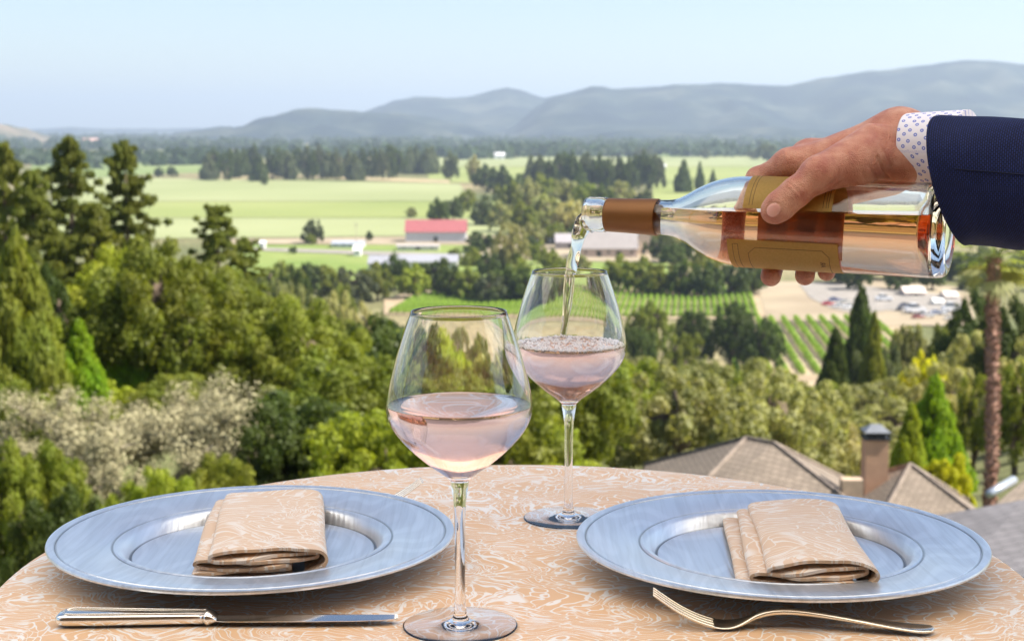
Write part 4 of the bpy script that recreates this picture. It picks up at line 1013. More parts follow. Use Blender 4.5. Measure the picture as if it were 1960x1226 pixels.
# ---- napkins
def napkin(path_px, ref, mpp, org, depth, yaw, label, shear=0, taper=.93, zb=0, top_in=0, twist=0):
    """path: centre line of the folded cloth seen end-on; org: world point of the middle of its front edge"""
    pts = catmull([((x-ref[0])*mpp, (ref[1]-y)*mpp*1.2) for x, y in path_px], 5)
    th = .0025; n = len(pts); s = [0]
    for i in range(1, n): s.append(s[-1]+math.dist(pts[i], pts[i-1]))
    top, bot = [], []
    for i, p in enumerate(pts):
        a = pts[max(i-1, 0)]; c = pts[min(i+1, n-1)]; dx, dz = c[0]-a[0], c[1]-a[1]; l = math.hypot(dx, dz) or 1
        nx, nz = -dz/l, dx/l; top.append((p[0]+nx*th/2, p[1]+nz*th/2)); bot.append((p[0]-nx*th/2, p[1]-nz*th/2))
    loop = top+bot[::-1]; sl = s+s[::-1]; m = len(loop); K = 40; V = []; U = []; Fc = []
    cy_, sy_ = math.cos(yaw), math.sin(yaw); r = random.Random(int(org.x*1000))
    for k in range(K+1):
        t = k/K
        for i, (x, z) in enumerate(loop):
            hgt = max(0, z)
            xx = x*(1-(1-taper)*t)+shear*t*depth*min(1, hgt/.018)+.0016*math.sin(sl[i]*90+t*5)*t
            zz = z+.0012*math.sin(t*6+x*40)*min(1, z/.01) - .0015*t*min(1, z/.02)*0
            endr = .0035*math.sin(sl[i]*55+1) + .0015*math.sin(sl[i]*170)
            yy = depth*t+(endr if k in (0,) else endr*(1-t))
            edge = .0009 if k in (0, K) else 0
            V.append((xx*cy_-yy*sy_, xx*sy_+yy*cy_, max(zz, .0011 if i < n else .0002))); U.append((sl[i], t*depth))
    for k in range(K):
        for i in range(m):
            j = (i+1) % m; Fc.append((k*m+i, k*m+j, (k+1)*m+j, (k+1)*m+i))
    for i in range(n-1):
        Fc.append((i, m-1-i, m-2-i, i+1)); q = K*m; Fc.append((q+i+1, q+m-2-i, q+m-1-i, q+i))
    me = recalc(mesh('napkin', V, Fc, NAPK, uvs=U, sm=True))
    o = link('napkin', me, loc=(org.x, org.y, zb)); tag(o, label, 'napkin', 'folded napkins on the plates')
    md = o.modifiers.new('e', 'EDGE_SPLIT'); md.split_angle = R(60)
    return o
L_PATH = [(560, 1113), (470, 1114), (385, 1112), (370, 1106), (382, 1101), (470, 1102), (548, 1101), (555, 1097.5), (546, 1094), (470, 1096), (392, 1094), (372, 1086.5), (392, 1080), (470, 1084), (545, 1087), (600, 1087), (610, 1083), (598, 1079), (520, 1079), (455, 1082), (415, 1081), (402, 1074.5), (416, 1068), (500, 1068), (580, 1069), (615, 1074), (627, 1086), (618, 1099), (585, 1110)]
zb = TZ+.0092
f = G(505, 1108, zb)
napkin(L_PATH, (505, 1115), 1/2400., Vector((f.x, f.y, 0)), .205, R(7.5), 'folded patterned napkin on the left plate', zb=zb)
R_PATH = [(1595, 1139), (1500, 1139), (1430, 1137), (1412, 1131), (1424, 1125), (1500, 1130), (1580, 1131), (1626, 1128), (1632, 1124.5), (1622, 1121.5), (1540, 1123), (1460, 1121), (1437, 1113.5), (1455, 1107), (1530, 1113), (1600, 1115), (1652, 1111), (1660, 1105), (1648, 1100), (1560, 1104), (1490, 1107), (1470, 1102), (1484, 1093.5), (1560, 1089), (1640, 1091), (1674, 1100), (1676, 1115), (1650, 1131)]
f = G(1545, 1136, zb)
napkin(R_PATH, (1545, 1140), 1/2470., Vector((f.x, f.y, 0)), .205, R(-4), 'folded patterned napkin fanned to the left on the right plate', shear=.006, zb=zb)

# ---- cutlery
SILV = plain('silver', (.86, .84, .80), .13, metal=1, noise=.03, scale=30)
GOLDS = plain('warm_silver', (.88, .81, .68), .16, metal=1, noise=.03, scale=30)
def loft(rings, cap=True):
    V = [p for r_ in rings for p in r_]; n = len(rings[0]); Fc = []
    for k in range(len(rings)-1):
        for i in range(n):
            j = (i+1) % n; Fc.append((k*n+i, k*n+j, (k+1)*n+j, (k+1)*n+i))
    if cap: Fc.append(tuple(range(n))[::-1]); Fc.append(tuple((len(rings)-1)*n+i for i in range(n)))
    return V, Fc
def ring(x, zc, hw, hh, n=16, p=2.5, yc=0):
    out = []
    for i in range(n):
        a = 2*math.pi*i/n; c, s = math.cos(a), math.sin(a)
        out.append((x, yc+hw*math.copysign(abs(c)**(2/p), c), zc+hh*math.copysign(abs(s)**(2/p), s)))
    return out
def knife(loc, rz, label):
    root = empty('table_knife', loc, label, 'knife', 'cutlery on the table', rz=rz)
    # x: from handle end 0 to tip .255
    H = [(0, .0055, .0060, .0030), (.002, .0055, .0086, .0045), (.008, .0055, .0098, .0052), (.03, .0055, .0096, .0052), (.07, .0055, .0080, .0047), (.100, .0055, .0068, .0044), (.110, .0055, .0066, .0046)]
    V, Fc = loft([ring(x, z, hw, hh, p=3) for x, z, hw, hh in H]); MB().add(V, Fc).build('handle', SILV, root, sm=True)
    mb = MB()      # raised thread border on both faces of the handle
    for s in (1, -1):
        pts = [(.112, s*.0044, .0100), (.07, s*.0056, .0102), (.03, s*.0072, .0106), (.012, s*.0074, .0107), (.006, s*.0045, .0105), (.0045, 0, .0104)]
        mb.tube(catmull(pts, 5), .0006, 6)
    mb.build('border', SILV, root, sm=True)
    V, Fc = loft([ring(x, z, hw, hh, p=2) for x, z, hw, hh in [(.110, .0055, .0066, .0046), (.113, .0055, .0085, .0066), (.116, .0055, .0072, .0052), (.120, .005, .0068, .0030)]]); MB().add(V, Fc).build('bolster', SILV, root, sm=True)
    Bp = [(.119, -.0062, .0070), (.125, -.0078, .0082), (.14, -.0082, .0088), (.19, -.0085, .0090), (.225, -.0080, .0086), (.245, -.0060, .0072), (.254, -.0030, .0040), (.256, -.0006, .0010)]
    rings = []
    for x, y0, y1 in Bp:
        rings.append([(x, y0, .0042), (x, (y0+y1)/2, .0030), (x, y1, .0036), (x, y1, .0046), (x, (y0+y1)/2, .0068), (x, y0, .0046)])
    V, Fc = loft(rings); o = MB().add(V, Fc).build('blade', SILV, root, sm=True); md = o.modifiers.new('e', 'EDGE_SPLIT'); md.split_angle = R(25)
    return root
k0 = G(111, 1196, TZ); k1 = G(752, 1193, TZ)
knife((k0.x, k0.y, TZ+.0004), math.atan2(k1.y-k0.y, k1.x-k0.x), 'silver table knife lying in front of the left plate')
k2 = G(1704, 975, TZ+.01)
knife((k2.x, k2.y, TZ+.0004), R(186), 'table knife whose handle end shows behind the right plate')
def fork(loc, rz, label, m):
    root = empty('table_fork', loc, label, 'fork', 'cutlery on the table', rz=rz)
    # tines at x=0, handle end at .205; side view height
    zt = lambda x: float(np.interp(x, [0, .015, .03, .045, .055, .062, .07, .08, .09, .10, .13, .17, .195, .207], [.0265, .0160, .0078, .0030, .0018, .0024, .0060, .0120, .0145, .0150, .0120, .0060, .0032, .0040]))
    zs = [zt(i*.207/60) for i in range(61)]
    for _ in range(4): zs = [zs[0]]+[(zs[i-1]+2*zs[i]+zs[i+1])/4 for i in range(1, 60)]+[zs[-1]]
    zt = lambda x: float(np.interp(x, [i*.207/60 for i in range(61)], zs))
    for y in (-.0090, -.0030, .0030, .0090):
        rings = []
        for x in np.linspace(0, .047, 14):
            hw = .0009+.0010*min(1, x/.02); yy = y*(1-.04*(1-x/.047)); rings.append(ring(x, zt(x), hw, .0009+.0004*min(1, x/.03), n=8, p=2.6, yc=yy))
        V, Fc = loft(rings); MB().add(V, Fc).build('tine', m, root, sm=True)
    rings = []
    for x, hw, hh in [(.044, .0112, .0011), (.05, .0114, .0012), (.058, .0108, .0014), (.066, .0082, .0018), (.073, .0050, .0022), (.080, .0034, .0024), (.095, .0030, .0023), (.12, .0034, .0021), (.15, .0052, .0019), (.18, .0084, .0018), (.197, .0100, .0019), (.204, .0082, .0020), (.208, .0036, .0018)]:
        rings.append(ring(x, zt(x), hw, hh, n=18, p=2.4))
    V, Fc = loft(rings); o = MB().add(V, Fc).build('handle', m, root, sm=True); o.modifiers.new('s', 'SUBSURF').render_levels = 2
    return root
a0 = G(1250, 1131, TZ+.0265); a1 = G(1783, 1212, TZ)
fork((a0.x, a0.y, TZ), math.atan2(a1.y-a0.y, a1.x-a0.x), 'fork with raised tines lying in front of the right plate', GOLDS)
b0 = G(808, 918, TZ+.0265)
fork((b0.x, b0.y, TZ), R(191), 'fork whose tines show behind the left plate', SILV)

# ================================================================== GLASSES
GLASS = glass_mat('clear_glass', 1.5)
WINE = glass_mat('rose_wine', 1.34, absorb=(.988, .56, .38), dens=13)
WINE2 = glass_mat('rose_wine_bottle', 1.34, absorb=(.985, .56, .15), dens=23)
def wine_glass(loc, label, wlabel, foam=False):
    root = empty('wine_glass', loc, label, 'wine glass', 'stemmed glasses on the table')
    outer = catmull([(.0070, .1125), (.013, .1175), (.024, .1255), (.038, .138), (.0485, .1505), (.0532, .161), (.0538, .170), (.0518, .184), (.0470, .203), (.0410, .222), (.0352, .2385)], 6)
    def inward(p, q, t):
        dx, dz = q[0]-p[0], q[1]-p[1]; l = math.hypot(dx, dz); return (-dz/l*t, dx/l*t)
    inn = []
    for i, p in enumerate(outer):
        a = outer[max(i-1, 0)]; c = outer[min(i+1, len(outer)-1)]; t = .0010+.0005*max(0, (.17-p[1])/.05)
        o_ = inward(a, c, t); inn.append((max(0.0005, p[0]+o_[0]), p[1]+o_[1]))
    inn = [p for p in inn if p[1] > .1185]
    inner = [(0, .1178), (.004, .1179)] + inn
    bowl_out = [(0.0001, .1120)] + outer
    stem = [(.0070, .1125), (.0066, .1080), (.0056, .1020), (.0046, .0940), (.0040, .080), (.0038, .055), (.0039, .030), (.0043, .016), (.0052, .0095), (.0060, .0072), (.0085, .0050), (.016, .0036), (.030, .0025), (.0415, .0018), (.0422, .00175), (.0430, .0015), (.0432, .0011), (.0430, .0007), (.0423, .0004), (.0416, .00036), (.030, .0005), (.028, .0006), (0, .0014)]
    rim = [(outer[-1][0]-.0002, outer[-1][1]+.0004), (inn[-1][0]+.0002, inn[-1][1]+.0004)]
    prof = inner + [rim[1], rim[0]] + outer[::-1] + catmull(stem[:10], 3)[1:] + stem[10:]
    V, Fc, _ = lathe(prof, 128); me = recalc(mesh('glass', V, Fc, GLASS, sm=True))
    # bowl and stem+foot are one blown piece: split the mesh in two parts where the bowl meets the stem
    link('bowl', me, root)
    # wine
    lev = .1690
    ip = [(0, .1175), (.004, .11755)]+[(p[0]+.0004, p[1]-.0002) for p in inn if p[1] < lev-.0015]
    rl = float(np.interp(lev, [p[1] for p in inn], [p[0] for p in inn]))
    ip += [(rl+.0004, lev+.0006), (rl-.0006, lev+.0001), (rl-.003, lev-.0004), (rl-.008, lev-.0006), (0, lev-.0006)]
    V, Fc, _ = lathe(ip, 128); me = recalc(mesh('wine', V, Fc, WINE, sm=True))
    wroot = link('wine', me, loc=loc); tag(wroot, wlabel, 'wine')
    md = wroot.modifiers.new('e', 'EDGE_SPLIT'); md.split_angle = R(50)
    if foam:
        r = random.Random(4); fb = MB(); ico = bmesh.new(); bmesh.ops.create_icosphere(ico, subdivisions=2, radius=1)
        IV = [v.co.copy() for v in ico.verts]; IF = [tuple(v.index for v in f_.verts) for f_ in ico.faces]; ico.free()
        for i in range(1000):
            if i < 380: a = r.uniform(0, 6.283); q = rl-.0012-abs(r.gauss(0, .0035))
            else: a = r.uniform(0, 6.283); q = rl*math.sqrt(r.random())*.97
            s = r.uniform(.0007, .0019)*(1.3 if r.random() < .1 else 1); z = lev-.0002+r.uniform(0, .0012)
            fb.add([(v.x*s+q*math.cos(a), v.y*s+q*math.sin(a), v.z*s*.8+z) for v in IV], IF)
        fm, _N, _L, _b = mat('bubble'); _b.inputs['Base Color'].default_value = (.93, .90, .92, 1); _b.inputs['Roughness'].default_value = .12; _b.inputs['Transmission Weight'].default_value = .2; _b.inputs['IOR'].default_value = 1.3
        f_ = fb.build('foam', fm, wroot, sm=True); tag(f_, kind='stuff')
    return root
g1 = G(881, 1199, TZ); g2 = G(1088, 993, TZ)
wine_glass((g1.x, g1.y, TZ+.0003), 'stemmed wine glass nearest the viewer between the plates', 'pale pink wine filling the near glass to its widest point')
wine_glass((g2.x, g2.y, TZ+.0003), 'stemmed wine glass further back with wine being poured in', 'bubbly pink wine in the far glass under the stream', foam=True)
# ================================================================== BOTTLE
BM = P(1122, 409, 1.43); BB = P(1820, 443, 1.30)
ez = (BM-BB).normalized(); ex = (-FWD - ez*(-FWD).dot(ez)).normalized(); ey = ez.cross(ex)
BL = (BM-BB).length
MBT = Matrix(((ex.x, ey.x, ez.x, BB.x), (ex.y, ey.y, ez.y, BB.y), (ex.z, ey.z, ez.z, BB.z), (0, 0, 0, 1)))
def s_of_u(u):
    k = (u-980)/F; a, b_ = 0.0, BL
    f_ = lambda s: (lambda q: (q.x/(q-EYE).dot(FWD))-k)(BB+ez*s)
    for _ in range(50):
        m_ = (a+b_)/2
        if f_(m_) > 0: a = m_
        else: b_ = m_
    return (a+b_)/2
RB = .0412
def BP(u, phi, rho):
    a = R(phi); return BB+ez*s_of_u(u)+ex*rho*math.cos(a)+ey*rho*math.sin(a)
LEVEL = EYE.z-.0708
def rot_lathe(prof, n=96):
    V, Fc, U = lathe(prof, n); return V, Fc, U
def bottle():
    root = empty('wine_bottle', BB, 'clear glass bottle of pink wine held sideways and tipped to pour', 'bottle')
    MI = Matrix.Translation(-BB) @ MBT
    s = s_of_u
    sh = [(s(1455), RB), (s(1425), .0408), (s(1395), .0392), (s(1365), .0352), (s(1338), .0292), (s(1315), .0226), (s(1298), .0184), (s(1282), .0166), (s(1258), .0160)]
    outer = [(0.004, .0335, ), ]
    out = [(.0335, 0.0), (.0375, .0012), (.0400, .0045), (.0410, .0095), (RB, .016)]
    body = [(RB, s(1700)), (RB, s(1500))]+[(r, z) for z, r in catmull([(z, r) for z, r in sh], 5)]
    neck = [(.0152, s(1200)), (.0149, s(1166)), (.0149, s(1163)), (.0160, s(1161)), (.0163, s(1158)), (.0163, s(1145)), (.0157, s(1142)), (.0161, s(1139)), (.0160, s(1128)), (.0150, s(1123)), (.0135, s(1121.5)), (.0112, s(1122))]
    inner_neck = [(.0102, s(1128)), (.0102, s(1160)), (.0108, s(1200)), (.0122, s(1258)), (.0130, s(1285))]
    th = .0027
    ib = [(r-th, z-.0008) for r, z in body[::-1] if z < s(1290)]
    ib += [(RB-th, .026), (.0368, .0155), (.0330, .0118), (.0270, .0135), (.0180, .0230), (.0080, .0262), (0, .0272)]
    punt = [(0, .0215), (.0080, .0200), (.0175, .0145), (.0260, .0060), (.0300, .0010)]
    prof = punt+out+body+neck+inner_neck+ib
    V, Fc, _ = rot_lathe(prof, 112)
    me = recalc(mesh('glass_body', [MI @ Vector(v) for v in V], Fc, GLASS_B, sm=True)); link('glass_body', me, root)
    # wine inside, cut off level
    wp = [(.0001, s(1123.5)), (.0106, s(1123.5))]+[(r+.0005, z) for r, z in inner_neck]+[(r+.0005, z) for r, z in ib[:-1]]+[(0, .0267)]
    wp[0] = (0, s(1123.5))
    V, Fc, _ = rot_lathe(wp, 112)
    bm = bmesh.new(); vs = [bm.verts.new(MBT @ Vector(v)) for v in V]
    for f in Fc: bm.faces.new([vs[i] for i in f])
    bmesh.ops.recalc_face_normals(bm, faces=bm.faces)
    gm = bmesh.ops.bisect_plane(bm, geom=bm.verts[:]+bm.edges[:]+bm.faces[:], plane_co=(0, 0, LEVEL), plane_no=(0, 0, 1), clear_outer=True)
    es = [e for e in bm.edges if len(e.link_faces) == 1]
    bmesh.ops.triangle_fill(bm, edges=es, use_beauty=True)
    bmesh.ops.recalc_face_normals(bm, faces=bm.faces)
    for v in bm.verts: v.co -= BB
    me = bpy.data.meshes.new('wine'); bm.to_mesh(me); bm.free(); me.materials.append(WINE2); set_smooth(me, True)
    o = link('wine', me, loc=BB); tag(o, 'amber pink wine lying level inside the tipped bottle', 'wine'); md = o.modifiers.new('e', 'EDGE_SPLIT'); md.split_angle = R(40)
    # copper foil
    fp = [(.01535, s(1258)), (.01665, s(1260)), (.01695, s(1259)), (.0168, s(1258)), (.0159, s(1200)), (.0156, s(1166)), (.0155, s(1162.5)), (.0150, s(1162.8)), (.0152, s(1200)), (.0160, s(1257))]
    fp = [(.0163, s(1259.5)), (.0170, s(1260)), (.0172, s(1258)), (.0160, s(1200)), (.0157, s(1166)), (.0156, s(1163)), (.01505, s(1163)), (.0153, s(1200))]
    V, Fc, _ = lathe(fp, 80, closed=True)
    m = plain('copper_foil', (.20, .085, .022), .45, metal=.35, noise=.06, scale=40); me = recalc(mesh('foil', [MI @ Vector(v) for v in V], Fc, m, sm=True)); link('foil', me, root)
    # labels: curved paper sheets
    lm, N, L, b = mat('gold_label')
    tc = N.new('ShaderNodeTexCoord'); nz = N.new('ShaderNodeTexNoise'); nz.inputs['Scale'].default_value = 500; L.new(tc.outputs['Object'], nz.inputs['Vector'])
    c = ramp(N, L, nz.outputs['Fac'], [(.3, (.34, .25, .06)), (.7, (.45, .34, .10))]); L.new(c, b.inputs['Base Color']); b.inputs['Roughness'].default_value = .5; b.inputs['Metallic'].default_value = .25
    t = N.new('ShaderNodeBsdfTranslucent'); t.inputs[0].default_value = (.90, .52, .14, 1); mx = N.new('ShaderNodeMixShader'); mx.inputs[0].default_value = .45
    L.new(b.outputs[0], mx.inputs[1]); L.new(t.outputs[0], mx.inputs[2]); L.new(mx.outputs[0], N['Material Output'].inputs[0])
    def sheet(name, ua, ub, p0, p1, lift=.00025, th_=.00012, m_=lm, parent=root):
        n = 60; V = []; Fc = []
        za, zb_ = s(ua), s(ub)
        for k in range(n+1):
            a = R(p0+(p1-p0)*k/n)
            for rr in (RB+lift, RB+lift+th_):
                for z in (za, zb_): V.append(MI @ Vector((rr*math.cos(a), rr*math.sin(a), z)))
        for k in range(n):
            q = k*4; Fc += [(q, q+4, q+5, q+1), (q+2, q+3, q+7, q+6), (q, q+2, q+6, q+4), (q+1, q+5, q+7, q+3)]
        Fc += [(0, 1, 3, 2), (n*4, n*4+2, n*4+3, n*4+1)]
        me = recalc(mesh(name, V, Fc, m_, sm=True)); o = link(name, me, parent); md = o.modifiers.new('e', 'EDGE_SPLIT'); md.split_angle = R(40); return o
    fl = sheet('front_label', 1441, 1607, 12, 196); bl = sheet('back_label', 1414, 1622, -152, -27)
    # printed border lines and letters
    ink = plain('brown_ink', (.09, .04, .015), .7)
    def line(pts, parent, w_=.00022):
        mb = MB(); P3 = []
        for (u0, a0_), (u1, a1_) in zip(pts[:-1], pts[1:]):
            for k in range(8): P3.append((u0+(u1-u0)*k/8, a0_+(a1_-a0_)*k/8))
        P3.append(pts[-1]); q = []
        for u_, a_ in P3:
            a = R(a_); q.append(MI @ Vector(((RB+.00042)*math.cos(a), (RB+.00042)*math.sin(a), s(u_))))
        mb.tube(q, w_, 4); return mb
    mb = MB()
    for l in ([(1424, -88), (1424, -33), (1434, -33), (1434, -88)], [(1452, -88), (1452, -46), (1466, -37), (1592, -37), (1604, -46), (1602, -88)]):
        q = line(l, bl); mb.add(q.V, q.F)
    mb.build('printed_border', ink, bl)
    mb = MB()
    for l in ([(1452, 16), (1452, 80)], [(1458, 16), (1458, 80)], [(1590, 16), (1590, 80)], [(1596, 16), (1596, 80)], [(1600, 16), (1600, 80)]):
        q = line(l, fl); mb.add(q.V, q.F)
    mb.build('printed_border', ink, fl)
    cu = bpy.data.curves.new('letters', 'FONT'); cu.body = 'AR'; cu.size = .0062; cu.extrude = .00012
    to = bpy.data.objects.new('letters', cu); COL.objects.link(to); dg = bpy.context.evaluated_depsgraph_get(); me = bpy.data.meshes.new_from_object(to.evaluated_get(dg)); bpy.data.objects.remove(to)
    for v in me.vertices:
        x, y, z = v.co     # run the letters round the bottle, tops towards the base
        a = R(-66)+x/RB; rr = RB+.0004+z
        v.co = MI @ Vector((rr*math.cos(a), rr*math.sin(a), s(1598)+(.002)-y*1.0+.0035))
    me.materials.clear(); me.materials.append(ink); link('letters', me, bl)
    return root
GLASS_B = glass_mat('bottle_glass', 1.5, (.985, .99, .98))
bottle()
def stream():
    keys = [(1126, 424, 1.430, .0085), (1118, 429, 1.431, .0080), (1112, 441, 1.432, .0078), (1107, 456, 1.434, .0071), (1102, 474, 1.437, .0062), (1097, 495, 1.440, .0053), (1093, 520, 1.443, .0045), (1089, 550, 1.447, .0040), (1086, 580, 1.450, .0036), (1082, 612, 1.453, .0035), (1078, 640, 1.456, .0036), (1075, 664, 1.458, .0046)]
    k2 = catmull(keys, 8); V = []; Fc = []; n = 24; org = P(1100, 480, 1.437)
    for i, (u, v, d, r) in enumerate(k2):
        c = P(u, v, d); t = i/len(k2)
        nx = P(*k2[min(i+1, len(k2)-1)][:3])-P(*k2[max(i-1, 0)][:3]); nx.normalize(); a = nx.cross(Vector((0, 1, 0))).normalized(); b = a.cross(nx)
        tw = t*5
        for k in range(n):
            th = 2*math.pi*k/n; e = 1+.26*math.cos(2*(th-tw))+.07*math.cos(3*th+tw*1.3)
            V.append(c+(a*math.cos(th)+b*math.sin(th))*r*e*(1+.05*math.sin(t*30))-org)
    m = len(k2)
    for i in range(m-1):
        for k in range(n):
            j = (k+1) % n; Fc.append((i*n+k, i*n+j, (i+1)*n+j, (i+1)*n+k))
    Fc.append(tuple(range(n))[::-1]); Fc.append(tuple((m-1)*n+k for k in range(n)))
    me = recalc(mesh('wine_stream', V, Fc, glass_mat('wine_thin', 1.34, absorb=(.9, .75, .35), dens=14), sm=True)); o = link('wine_stream', me, loc=org)
    tag(o, 'twisting clear stream of wine falling from bottle mouth into glass', 'wine stream')
stream()

# ================================================================== HAND (signed distance field -> one smooth surface)
def hand():
    C = []      # groups: list of (list of capsules, k)
    def cap(a, b, ra, rb): return (np.array(a, np.float32), np.array(b, np.float32), ra, rb)
    W1 = P(1722, 263, 1.362); W2 = P(1717, 303, 1.340); FA1 = P(1850, 280, 1.322); FA2 = P(1850, 296, 1.305)
    I0 = P(1510, 316, 1.376); M0 = P(1548, 301, 1.398); R0 = P(1585, 306, 1.415); K0 = P(1622, 322, 1.425)
    palm = [cap(W1, FA1, .0215, .0215), cap(W2, FA2, .0215, .0195), cap(W1, W2, .0225, .0225),
            cap(W1, I0, .0190, .0122), cap(W1, M0, .0190, .0128), cap(W1, R0, .0180, .0122), cap(P(1715, 300, 1.395), K0, .0180, .0115),
            cap(P(1690, 300, 1.37), P(1560, 328, 1.378), .022, .016), cap(I0, M0, .0105, .0108), cap(M0, R0, .0108, .0105), cap(R0, K0, .0105, .0100),
            cap(P(1705, 322, 1.395), P(1625, 352, 1.415), .0200, .0170),
            cap(P(1712, 305, 1.345), P(1640, 326, 1.320), .0195, .0160), cap(P(1640, 326, 1.320), P(1585, 338, 1.318), .0160, .0120)]
    thumb = [cap(P(1668, 272, 1.335), P(1568, 333, 1.303), .0165, .0138), cap(P(1655, 300, 1.322), P(1568, 333, 1.303), .018, .0138), cap(P(1568, 333, 1.303), P(1522, 369, 1.302), .0142, .0120), cap(P(1522, 369, 1.302), P(1493, 394, 1.305), .0122, .0121), cap(P(1493, 394, 1.305), P(1481, 404, 1.3075), .0121, .0112),
             cap(P(1600, 300, 1.345), P(1535, 335, 1.345), .010, .006)]
    g = RB
    def fing(mc, u1, a1, u2, a2, u3, a3, r):
        p1 = BP(u1, a1, g+r*1.0); p2 = BP(u2, a2, g+r*.93); p3 = BP(u3, a3, g+r*.86)
        return [cap(mc, p1, r*1.18, r*1.02), cap(p1, p2, r*1.02, r*.93), cap(p2, p3, r*.93, r*.90)]
    fingers = [fing(I0, 1428, 124, 1394, 166, 1396, 204, .0100), fing(M0, 1490, 146, 1470, 200, 1475, 250, .0104), fing(R0, 1538, 150, 1530, 202, 1538, 243, .0100), fing(K0, 1590, 156, 1580, 202, 1577, 235, .0088)]
    h = .00115
    allc = palm+thumb+[c for f in fingers for c in f]
    lo = np.min([np.minimum(c[0]-c[2], c[1]-c[3]) for c in allc], axis=0)-.006; hi = np.max([np.maximum(c[0]+c[2], c[1]+c[3]) for c in allc], axis=0)+.006
    n = np.ceil((hi-lo)/h).astype(int)+1
    def dist(c, X):
        a, b, ra, rb = c; ab = b-a; t = np.clip(((X-a)@ab)/(ab@ab), 0, 1); return np.linalg.norm(X-(a+t[..., None]*ab), axis=-1)-(ra+(rb-ra)*t)
    def smin(a, b, k): q = np.maximum(k-np.abs(a-b), 0)/k; return np.minimum(a, b)-q*q*k*.25
    bb = np.array(BB, np.float32); ze = np.array(ez, np.float32)
    def sdf(X):
        d = None
        for c in palm: e = dist(c, X); d = e if d is None else smin(d, e, .014)
        t = None
        for c in thumb: e = dist(c, X); t = e if t is None else smin(t, e, .007)
        res = smin(d, t, .010)
        for f in fingers:
            e0 = None
            for c in f: e = dist(c, X); e0 = e if e0 is None else smin(e0, e, .004)
            res = np.minimum(res, smin(d, e0, .009))
        q = X-bb; s = q@ze; rr = np.linalg.norm(q-s[..., None]*ze, axis=-1)
        bot = RB+.0004-rr; bot = np.where(s > 0, bot, -1)
        return np.maximum(res, bot)
    val = np.ones(tuple(n), np.float32)
    B_ = 24
    for i in range(0, n[0], B_):
        for j in range(0, n[1], B_):
            for k in range(0, n[2], B_):
                e = np.minimum([i+B_, j+B_, k+B_], n)
                c = lo+h*(np.array([i, j, k])+e-1)/2
                if abs(float(sdf(c.reshape(1, 3).astype(np.float32))[0])) > h*B_*.95: 
                    val[i:e[0], j:e[1], k:e[2]] = float(sdf(c.reshape(1, 3).astype(np.float32))[0]); continue
                g_ = np.stack(np.meshgrid(np.arange(i, e[0]), np.arange(j, e[1]), np.arange(k, e[2]), indexing='ij'), -1).astype(np.float32)*h+lo.astype(np.float32)
                val[i:e[0], j:e[1], k:e[2]] = sdf(g_)
    # surface nets
    ins = val < 0
    c8 = [ins[a:n[0]-1+a, b:n[1]-1+b, c:n[2]-1+c] for a in (0, 1) for b in (0, 1) for c in (0, 1)]
    s8 = sum(c.astype(np.int8) for c in c8); act = (s8 > 0) & (s8 < 8); idx = -np.ones(act.shape, int); A = np.argwhere(act); idx[act] = np.arange(len(A))
    acc = np.zeros((len(A), 3)); cnt = np.zeros(len(A))
    cor = [(a, b, c) for a in (0, 1) for b in (0, 1) for c in (0, 1)]
    for p in cor:
        for ax in range(3):
            if p[ax]: continue
            q = list(p); q[ax] = 1
            va = val[A[:, 0]+p[0], A[:, 1]+p[1], A[:, 2]+p[2]]; vb = val[A[:, 0]+q[0], A[:, 1]+q[1], A[:, 2]+q[2]]
            m = (va < 0) != (vb < 0); t = np.where(m, va/np.where(m, va-vb, 1), 0)
            pos = np.tile(np.array(p, float), (len(A), 1)); pos[:, ax] = t; acc[m] += pos[m]; cnt[m] += 1
    V = (A+acc/cnt[:, None])*h+lo
    Q = []
    for ax in range(3):
        o1, o2 = [(1, 2), (2, 0), (0, 1)][ax]
        sl0 = [slice(1, -1)]*3; sl0[ax] = slice(0, n[ax]-1); sl1 = list(sl0); sl1[ax] = slice(1, n[ax])
        a = ins[tuple(sl0)]; b = ins[tuple(sl1)]; ch = np.argwhere(a != b)
        off = np.ones(3, int); off[ax] = 0; pt = ch+off; fl_ = a[tuple(ch.T)]
        def at(d1, d2):
            q = pt.copy(); q[:, o1] -= d1; q[:, o2] -= d2; return idx[tuple(q.T)]
        f = np.stack([at(1, 1), at(0, 1), at(0, 0), at(1, 0)], 1); f[~fl_] = f[~fl_][:, ::-1]; Q.append(f)
    Q = np.concatenate(Q); Q = Q[(Q >= 0).all(1)]
    # creases: sink small grooves along skin folds seen in the photograph
    eye = np.array(EYE); Fw = np.array(FWD); Uw = np.array(UP)
    rel = V-eye; dep = rel@Fw; uu = 980+F*rel[:, 0]/dep; vv = 613-F*(rel@Uw)/dep
    ctr = np.array(P(1600, 330, 1.37)); 
    bmN = np.zeros_like(V); p0, p1, p2, p3 = V[Q[:, 0]], V[Q[:, 1]], V[Q[:, 2]], V[Q[:, 3]]; fn = np.cross(p2-p0, p3-p1)
    for k in range(4): np.add.at(bmN, Q[:, k], fn)
    bmN /= np.linalg.norm(bmN, axis=1)[:, None]+1e-12
    front = (bmN@Fw) < .1
    disp = np.zeros(len(V))
    def crease(pts, w_, dp):
        nonlocal disp
        best = np.full(len(V), 1e9); pts = catmull(pts, 6)
        for (x0, y0), (x1, y1) in zip(pts[:-1], pts[1:]):
            dx, dy = x1-x0, y1-y0; t = np.clip(((uu-x0)*dx+(vv-y0)*dy)/(dx*dx+dy*dy+1e-9), 0, 1); best = np.minimum(best, np.hypot(uu-x0-t*dx, vv-y0-t*dy))
        disp -= np.where(front, 1.4*dp*np.exp(-(best/w_)**2), 0)
